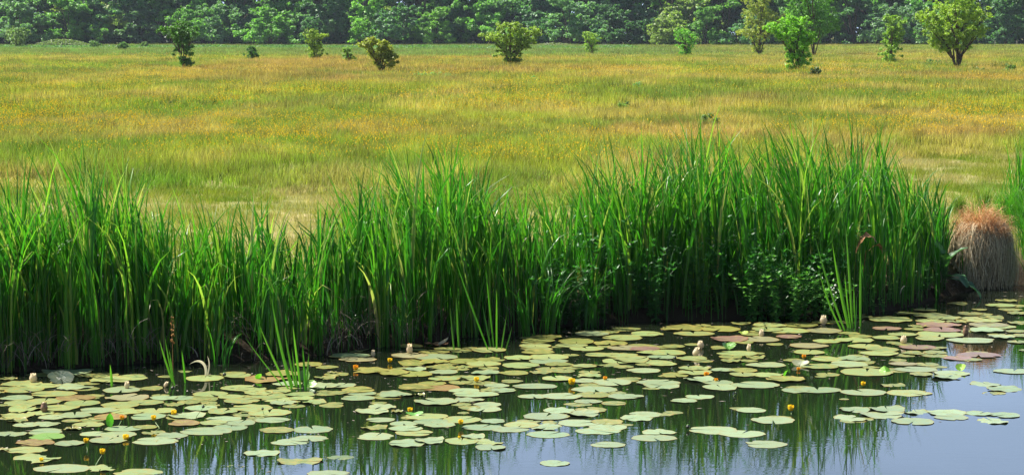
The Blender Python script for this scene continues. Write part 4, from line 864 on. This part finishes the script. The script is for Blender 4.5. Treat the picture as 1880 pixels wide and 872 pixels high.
# far strip of taller green weeds in front of the wood
# ------------------------------------------------------------------ shrubs and trees
def leaf_cards(cent, r, n, size, flat=.7, droop=0):
    """n small leaf faces spread through clumps: cent (k,3), r (k,) ; rhombic leaves"""
    k = R.integers(0, len(cent), n); d = R.normal(0, 1, (n, 3)); d /= np.linalg.norm(d, axis=1)[:, None]
    rr = r[k]*np.abs(R.normal(0, .6, n))
    p = cent[k] + d*rr[:, None]*np.array([1, 1, flat])
    nrm = d*.6 + R.normal(0, .6, (n, 3)) + np.array([0, 0, .5]); nrm /= np.linalg.norm(nrm, axis=1)[:, None]
    a = np.cross(nrm, R.normal(0, 1, (n, 3))); a /= np.linalg.norm(a, axis=1)[:, None]; b = np.cross(nrm, a)
    s = size*R.uniform(.6, 1.3, n)[:, None]
    V = np.stack([p-a*s*.6, p+b*s*.38, p+a*s*.6, p-b*s*.38], 1).reshape(-1, 3)
    i = np.arange(n)*4
    ct = R.random(len(cent))
    ti = np.clip(ct[k]*.6 + R.random(n)*.4, 0, 1)
    return V, np.stack([i, i+1, i+2, i+3], 1), {'tint': np.repeat(ti, 4)}
def clumps(lobes, per, cr):
    """clump centres on and in ellipsoid lobes (x,y,z,rx,ry,rz)"""
    cs, rs = [], []
    for (x, y, z, rx, ry, rz) in lobes:
        m = max(4, int(per*(rx*ry*rz)**(2/3)/cr**2))
        d = R.normal(0, 1, (m, 3)); d /= np.linalg.norm(d, axis=1)[:, None]; q = R.uniform(.45, 1.0, m)[:, None]
        cs.append(np.array([x, y, z]) + d*q*np.array([rx, ry, rz])); rs.append(cr*R.uniform(.5, 1.25, m))
    return np.concatenate(cs), np.concatenate(rs)
SHR = [
 # base px,py ; lobes (px,py,rx,ry) ; leaf colour ; leaf size ; leaves ; label ; cat
 ((338, 130), [(338, 98, 17, 26), (324, 66, 17, 14), (350, 62, 16, 14), (310, 56, 16, 8), (340, 118, 12, 10), (334, 50, 14, 9)], (.05, .12, .025), .12, 4200, 'dark green bush with a forked spreading top standing in the left meadow'),
 ((461, 115), [(461, 104, 12, 11), (461, 94, 6, 6)], (.035, .09, .02), .12, 1300, 'small dark rounded bush alone in the left meadow'),
 ((579, 114), [(580, 101, 17, 13), (574, 80, 13, 12), (570, 64, 12, 8), (588, 68, 12, 5), (578, 90, 13, 12)], (.14, .2, .04), .12, 3000, 'narrow yellow green bush with a ragged tip left of mid meadow'),
 ((641, 120), [(641, 108, 10, 9), (637, 95, 5, 6)], (.1, .17, .045), .12, 800, 'faint small green bush beside the leaning yellow one'),
 ((700, 138), [(706, 118, 20, 18), (692, 95, 20, 16), (680, 80, 12, 8), (708, 88, 9, 9), (672, 84, 10, 3), (714, 106, 12, 12)], (.17, .19, .035), .12, 4600, 'yellowish bush leaning left in mid meadow'),
 ((938, 126), [(938, 104, 26, 20), (938, 78, 34, 18), (910, 68, 26, 7), (968, 62, 26, 9), (935, 52, 22, 10), (960, 80, 22, 12)], (.14, .2, .045), .12, 7500, 'broad flat topped hawthorn bush with a dark base in mid meadow'),
 ((1086, 104), [(1086, 90, 13, 12), (1084, 74, 16, 10), (1080, 66, 12, 6)], (.15, .23, .05), .12, 1800, 'light green small bush right of the flat topped hawthorn'),
 ((1259, 108), [(1260, 86, 15, 14), (1252, 66, 16, 12), (1268, 72, 12, 8), (1258, 100, 10, 8)], (.1, .24, .035), .12, 2400, 'bright green small bush left of the tall pale hawthorn'),
 ((1395, 104), [(1393, 92, 12, 12), (1392, 60, 32, 20), (1395, 30, 34, 22), (1392, 2, 26, 26), (1365, 62, 18, 6), (1420, 40, 20, 20), (1398, -25, 18, 18)], (.19, .22, .06), .13, 9500, 'tall pale yellowish hawthorn tree with a bushy foot'),
 ((1494, 106), [(1490, 50, 40, 32), (1500, 15, 42, 34), (1468, 10, 30, 30), (1520, 45, 28, 22), (1490, -30, 40, 30)], (.07, .17, .03), .15, 11000, 'big deep green tree with a visible trunk behind the bright bush'),
 ((1464, 138), [(1464, 116, 26, 20), (1466, 92, 24, 18), (1450, 66, 26, 18), (1425, 52, 20, 8), (1460, 45, 24, 14), (1482, 75, 16, 14)], (.12, .25, .035), .12, 7600, 'bright green bush with a leaning top in front of the big tree'),
 ((1634, 122), [(1634, 102, 19, 18), (1636, 78, 16, 18), (1640, 50, 20, 16), (1634, 36, 10, 8), (1648, 62, 12, 10)], (.13, .21, .045), .12, 4600, 'upright green bush with a thin greyer top at right'),
 ((1758, 130), [(1750, 50, 50, 32), (1752, 20, 44, 28), (1760, -5, 34, 22), (1715, 62, 24, 14), (1790, 60, 24, 14), (1700, 35, 22, 12), (1795, 30, 24, 16), (1735, 84, 20, 12), (1765, 82, 26, 16), (1722, 78, 18, 10)], (.17, .24, .05), .12, 14000, 'round yellow green hawthorn tree with a forked trunk at right'),
 ((30, 92), [(32, 68, 22, 18), (36, 82, 12, 10)], (.1, .15, .07), .2, 2000, 'grey green bush before the wood at the far left'),
 ((88, 84), [(88, 70, 10, 10)], (.13, .2, .07), .2, 700, 'small pale bush on the end of the bramble mound'),
 ((172, 92), [(172, 84, 9, 8)], (.06, .12, .04), .2, 600, 'small dull bush right of the bramble mound'),
 ((225, 96), [(225, 88, 9, 9)], (.045, .1, .025), .2, 600, 'tiny dark bush between two others at far left'),
 ((266, 92), [(266, 85, 6, 6)], (.08, .13, .05), .2, 350, 'tiny greyish bush left of the fork topped dark bush'),
 ((1499, 148), [(1499, 136, 10, 10)], (.05, .08, .03), .1, 700, 'dark weed clump beside the foot of the bright leaning bush'),
 ((1305, 238), [(1298, 222, 16, 12), (1316, 228, 10, 8)], (.08, .13, .05), .05, 900, 'dark leafy thistle clump rising just behind the tall reeds'),
 ((1172, 170), [(1172, 160, 9, 9)], (.08, .18, .08), .06, 500, 'blue green thistle clump in the mid meadow'),
 ((1142, 208), [(1142, 198, 12, 12)], (.1, .17, .04), .05, 600, 'dark green dock clump in the meadow above the reeds'),
 ((985, 158), [(985, 148, 12, 8)], (.1, .2, .08), .07, 450, 'pale green thistle clump below the flat topped hawthorn'),
 ((800, 150), [(790, 140, 26, 9), (820, 142, 20, 8)], (.1, .2, .09), .07, 1000, 'low blue green nettle patch between two yellowish bushes'),
 ((1712, 126), [(1712, 116, 14, 9)], (.09, .15, .05), .08, 600, 'rush clump left of the forked hawthorn tree'),
 ((1798, 136), [(1798, 128, 10, 7)], (.09, .13, .04), .08, 400, 'small rush clump right of the forked hawthorn trunk'),
 ((1854, 138), [(1854, 127, 14, 11)], (.08, .13, .04), .08, 700, 'large rush clump near the right edge of the meadow'),
]
for k, (base, lobes, col, ls, nl, lab) in enumerate(SHR):
    b = P(base[0], base[1], .6); b.z = float(gz(np.array(b.x), np.array(b.y))); D = b.y; s = D/F
    L3 = []
    for (lx, ly, rx, ry) in lobes:
        x, z = H(lx, ly, D); L3.append((x-b.x, random.uniform(-.35, .35)*rx*s, max(z-b.z, ry*s*.6), rx*s*.95, rx*s*.85, ry*s*.95))
    cr = {True: .25, False: .16}[ls >= .12] * (1.3 if ls >= .2 else 1)
    if ls < .1: cr = .12
    cc, rr = clumps(L3, 2.6, cr)
    big = max(l[5] for l in L3)
    isw = ('thistle' in lab or 'rush' in lab or 'dock' in lab or 'nettle' in lab or 'weed' in lab)
    nm = 'weed_clump' if isw else ('hawthorn_tree' if 'hawthorn' in lab else 'tree' if ' tree ' in lab else 'bush')
    t = empty(nm, b); tag(t, lab, 'weed clump' if isw else 'tree' if 'tree' in nm else 'bush')
    # twigs sticking out of the crown
    tw = []
    for l in L3:
        for _ in range(14 if not isw else 3):
            a_ = random.uniform(0, 6.28); e_ = random.uniform(-.1, 1.2); dd = np.array([math.cos(a_)*math.cos(e_)*l[3], math.sin(a_)*math.cos(e_)*l[4], math.sin(e_)*l[5]])
            tw.append(np.array(l[:3]) + dd*random.uniform(.95, 1.35))
    cc = np.concatenate([cc, np.array(tw)]); rr = np.concatenate([rr, np.full(len(tw), cr*.6)])
    v, f, a = leaf_cards(cc, rr, int(nl*3.6), ls*.85, .8)
    o = mobj('crown' if not isw else 'foliage', npmesh('crown', v, f, M_TREE, a), t); o.color = (*[c_*k_ for c_, k_ in zip(col, (2.3, 2.1, 1.6))], 1)
    paths = []
    for l in L3:
        e = np.array(l[:3]); m_ = np.array([e[0]*.3, e[1]*.3, e[2]*.45]); paths.append([np.array([0, 0, -.1]), m_, e])
        if not isw:
            for _ in range(3):
                a_ = random.uniform(0, 6.28); q = e + np.array([math.cos(a_)*l[3], math.sin(a_)*l[4], l[5]*random.uniform(0, .8)])*.8; paths.append([m_, (m_+q)/2+np.array([0, 0, .1]), q])
    r0 = (.085 if 'tree' in nm else .05) if not isw else .012
    tv, tf = tube(paths, [r0, r0*.5, r0*.12], 6); mobj('trunk' if not isw else 'stems', npmesh('trunk', tv, tf, M_BARK), t)

# bramble mounds and the rank green strip in front of the wood
def mound(px0, px1, py, hpx, D, col, lab, n, name='bramble_mound', cat='bramble', kind=None, ls=.25, depth=4):
    x0_, z0_ = H(px0, py, D); x1_, _ = H(px1, py, D); h = hpx*D/F
    q = R.random(n); x = x0_+(x1_-x0_)*q; prof = np.sin(np.pi*q)**.6*h if kind is None else h*(.5+.5*fbm(x/2, x*0, 13, 3))
    y = D + R.uniform(-depth, depth, n); z = .6 + prof*R.random(n)**.4*(1-.5*np.abs((y-D)/depth)**2)
    cen = np.stack([x, y, z], 1); v, f, a = leaf_cards(cen-np.array([x0_, D, .6]), np.full(n, .12), n*3, ls)
    o = mobj(name, npmesh(name, v, f, M_TREE, a), loc=(x0_, D, .6)); o.color = (*col, 1); tag(o, lab, cat, kind=kind); return o
mound(60, 170, 88, 16, 360, (.22, .27, .13), 'broad pale bramble mound before the wood at far left', 3500)
mound(975, 1060, 86, 8, 375, (.24, .27, .16), 'low pale bramble mound before the wood, right of mid meadow', 1600)
mound(1050, 1180, 84, 5, 372, (.2, .24, .13), 'long low bramble bank joining the pale mound on its right', 1500)
mound(-60, 1160, 88, 9, 330, (.13, .26, .08), 'tall green nettles growing in a strip before the wood', 22000, 'nettle_strip', 'nettles', 'stuff', .22, 30)
mound(1160, 1960, 88, 5, 330, (.2, .26, .08), 'rank tall grass growing before the wood at right', 9000, 'rank_grass_strip', 'grass', 'stuff', .2, 30)
# fence posts
for k, px in enumerate([1823, 1863, 1880]):
    b = P(px, 88, .6); b = Vector((b.x, 372, .6)); b.x = (px-940)/F*372
    v, f = lathe([(-.3, .06), (1.15, .06), (1.22, .03), (1.23, .001)], 8); o = mobj('fence_post', npmesh('fence_post', v, f, flat_mat('weathered_wood', (.3, .27, .22), (.42, .38, .32), 10)), loc=b)
    tag(o, ['grey fence post, leftmost of three before the dark wood', 'grey fence post, middle one of three before the dark wood', 'grey fence post, rightmost of three before the dark wood'][k], 'fence post', 'fence posts before the wood')

# ------------------------------------------------------------------ the wood
def wood_tree(seed, hgt, wid, low):
    lobes = []
    rg = random.Random(seed)
    for k in range(34):
        z = low + (hgt-low)*rg.random()**.9; s = math.sin(math.pi*min(1, (z-low+2.5)/(hgt-low+3)))**.6
        a_ = rg.uniform(0, 6.28); r_ = wid*.5*s*rg.uniform(.3, .95)
        q = rg.uniform(1.3, 2.7); lobes.append((r_*math.cos(a_), r_*math.sin(a_), z, q*1.2, q*1.2, q*.8))
    cc, rr = clumps(lobes, 1.1, .8)
    v, f, a = leaf_cards(cc, rr, 48000, .42, .6)
    # inner leaves
    th_ = [(0, 0, -.3)]
    paths = [[np.array([0, 0, -.5]), np.array([.2, 0, hgt*.3]), np.array([0, .2, hgt*.7])]]
    for l in lobes[:12]: paths.append([np.array([.1, 0, low*rg.uniform(.7, 1.6)]), np.array([l[0]*.5, l[1]*.5, l[2]*.75]), np.array(l[:3])])
    tv, tf = tube(paths, [.24, .12, .04], 6)
    return npmesh('crown', v, f, M_TREE, a), npmesh('trunk', tv, tf, M_BARK)
def edge_tree(seed, hgt, wid):
    rg = random.Random(seed); lobes = []
    for k in range(26):
        z = .8 + (hgt-1.5)*rg.random()**.8; s = (1-(z/hgt)**2.2)**.5
        a_ = rg.uniform(0, 6.28); r_ = wid*.5*s*rg.uniform(.2, .95); q = rg.uniform(.9, 1.7)
        lobes.append((r_*math.cos(a_), r_*math.sin(a_), z, q*1.25, q*1.25, q*.7))
    cc, rr = clumps(lobes, 1.1, .6); v, f, a = leaf_cards(cc, rr, 26000, .36, .6)
    paths = [[np.array([0, 0, -.5]), np.array([.1, 0, hgt*.35]), np.array([0, .1, hgt*.8])]]
    for l in lobes[:8]: paths.append([np.array([.05, 0, .6]), np.array([l[0]*.5, l[1]*.5, l[2]*.7]), np.array(l[:3])])
    tv, tf = tube(paths, [.14, .08, .03], 6)
    return npmesh('crown', v, f, M_TREE, a), npmesh('trunk', tv, tf, M_BARK)
ems = [edge_tree(11, 8.5, 12), edge_tree(12, 6.5, 10), edge_tree(13, 10, 10), edge_tree(14, 7.5, 14), edge_tree(15, 11, 13)]
tms = [wood_tree(1, 19, 15, 2.2), wood_tree(2, 21, 13, 3.0), wood_tree(3, 17, 17, 1.8), wood_tree(4, 20, 12, 3.6), wood_tree(5, 18, 14, 1.4)]
TC = {'blue': (.085, .15, .075), 'mid': (.08, .165, .035), 'lime': (.11, .21, .035), 'dark': (.05, .11, .045), 'olive': (.14, .18, .05)}
WT = [(-60, 0, 'blue'), (35, 2, 'blue'), (120, 1, 'mid'), (190, 3, 'dark'), (262, 4, 'blue'), (345, 2, 'mid'), (420, 1, 'blue'), (505, 0, 'mid'), (590, 3, 'dark'), (670, 4, 'lime'), (735, 1, 'dark'), (810, 2, 'lime'), (885, 0, 'mid'), (970, 3, 'dark'), (1045, 1, 'blue'), (1120, 3, 'dark'), (1225, 4, 'olive'), (1305, 0, 'mid'), (1380, 1, 'dark'), (1460, 2, 'mid'), (1560, 3, 'dark'), (1650, 0, 'blue'), (1745, 1, 'dark'), (1835, 4, 'dark'), (1930, 2, 'mid'), (2010, 0, 'mid'), (-140, 2, 'mid')]
lw = {'blue': 'blue green', 'mid': 'mid green', 'lime': 'light green', 'dark': 'dark', 'olive': 'olive'}
near_ = [(30, 'the grey green bush'), (120, 'the bramble mound'), (338, 'the fork topped bush'), (461, 'the small dark rounded bush'), (579, 'the ragged yellow green bush'), (700, 'the leaning yellowish bush'), (938, 'the flat topped hawthorn'), (1086, 'the light green small bush'), (1259, 'the bright small bush'), (1395, 'the tall pale hawthorn'), (1490, 'the big green meadow tree'), (1634, 'the upright bush with greyer top'), (1758, 'the forked hawthorn tree'), (1860, 'the three fence posts')]
def wood_label(px, c, row):
    d, n_ = min((abs(px-a), b) for a, b in near_); a = next(a for a, b in near_ if b == n_)
    where = 'straight behind' if d < 22 else ('left behind' if px < a else 'right behind')
    return f"{lw[c]} woodland tree in the {row} row, ", f"{where} {n_}", abs(px-a)
wl = []
def place_tree(k, px, D, c, s, row, ms=None):
    x = (px-940)/F*D; z = float(gz(np.array(x), np.array(D)))
    t = empty('woodland_tree', (x, D, z), random.uniform(0, 6.28)); t.scale = (s, s, s*random.uniform(.9, 1.1))
    wl.append((*wood_label(px, c, row), t)); tag(t, 'tree', 'tree', 'trees of the wood behind the meadow')
    for nm, me in (('crown', (ms or tms)[k][0]), ('trunk', (ms or tms)[k][1])):
        o = mobj(nm, me, t); j = random.uniform(.85, 1.15)
        o.color = (*[q*2.3*j for q in TC[c]], 1)
for (px, k, c) in WT: place_tree(random.randrange(5), px+random.uniform(-12, 12), 396+random.uniform(-5, 6), c, random.uniform(.8, 1.25), "front", ems)
for px in range(-150, 2050, 88): place_tree(random.randrange(5), px+random.uniform(-15, 15), 404+random.uniform(-2, 3), random.choice(["mid", "blue", "mid", "olive", "blue", "dark"]), random.uniform(.95, 1.35), "middle", ems)
for px in range(-180, 2080, 78): place_tree(random.randrange(5), px+random.uniform(-15, 15), 411+random.uniform(-4, 4), random.choice(['mid', 'dark', 'blue', 'dark']), 1.15, "second")
for px in range(-200, 2100, 74): place_tree(random.randrange(5), px+random.uniform(-15, 15), 430+random.uniform(-4, 4), 'dark', 1.25, "back")
grp = {}
for a_, b_, d_, t in wl: grp.setdefault((a_, b_), []).append((d_, t))
for (a_, b_), lst in grp.items():
    lst.sort(key=lambda q: q[0])
    for q, (_, t) in enumerate(lst): t['label'] = a_ + (ordw[q] + ' ' if len(lst) > 1 else '') + b_
# undergrowth closing the foot of the wood
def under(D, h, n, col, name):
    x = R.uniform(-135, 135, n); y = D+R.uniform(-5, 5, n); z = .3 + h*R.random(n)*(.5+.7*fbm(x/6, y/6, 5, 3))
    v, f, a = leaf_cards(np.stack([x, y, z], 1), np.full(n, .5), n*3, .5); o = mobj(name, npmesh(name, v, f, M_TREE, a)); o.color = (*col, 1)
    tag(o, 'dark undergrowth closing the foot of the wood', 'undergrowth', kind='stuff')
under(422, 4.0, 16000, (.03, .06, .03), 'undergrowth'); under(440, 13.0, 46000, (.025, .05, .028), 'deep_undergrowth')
tv = []
# ------------------------------------------------------------------ haze
hm, nt, out = mat('haze_air'); pv = N(nt, 'ShaderNodeVolumePrincipled'); pv.inputs['Color'].default_value = (.72, .84, 1, 1); pv.inputs['Density'].default_value = .0001; pv.inputs['Anisotropy'].default_value = .1
nt.links.new(pv.outputs[0], out.inputs['Volume'])
hv = [(x, y, z) for z in (-2.6, 30) for x, y in ((-1600, -140), (1600, -140), (1600, 1700), (-1600, 1700))]
tag(mobj('haze', npmesh('haze', hv, [(0, 3, 2, 1), (4, 5, 6, 7), (0, 1, 5, 4), (1, 2, 6, 5), (2, 3, 7, 6), (3, 0, 4, 7)], hm)), 'thin blue summer haze in the air over the meadow', 'haze', kind='stuff')
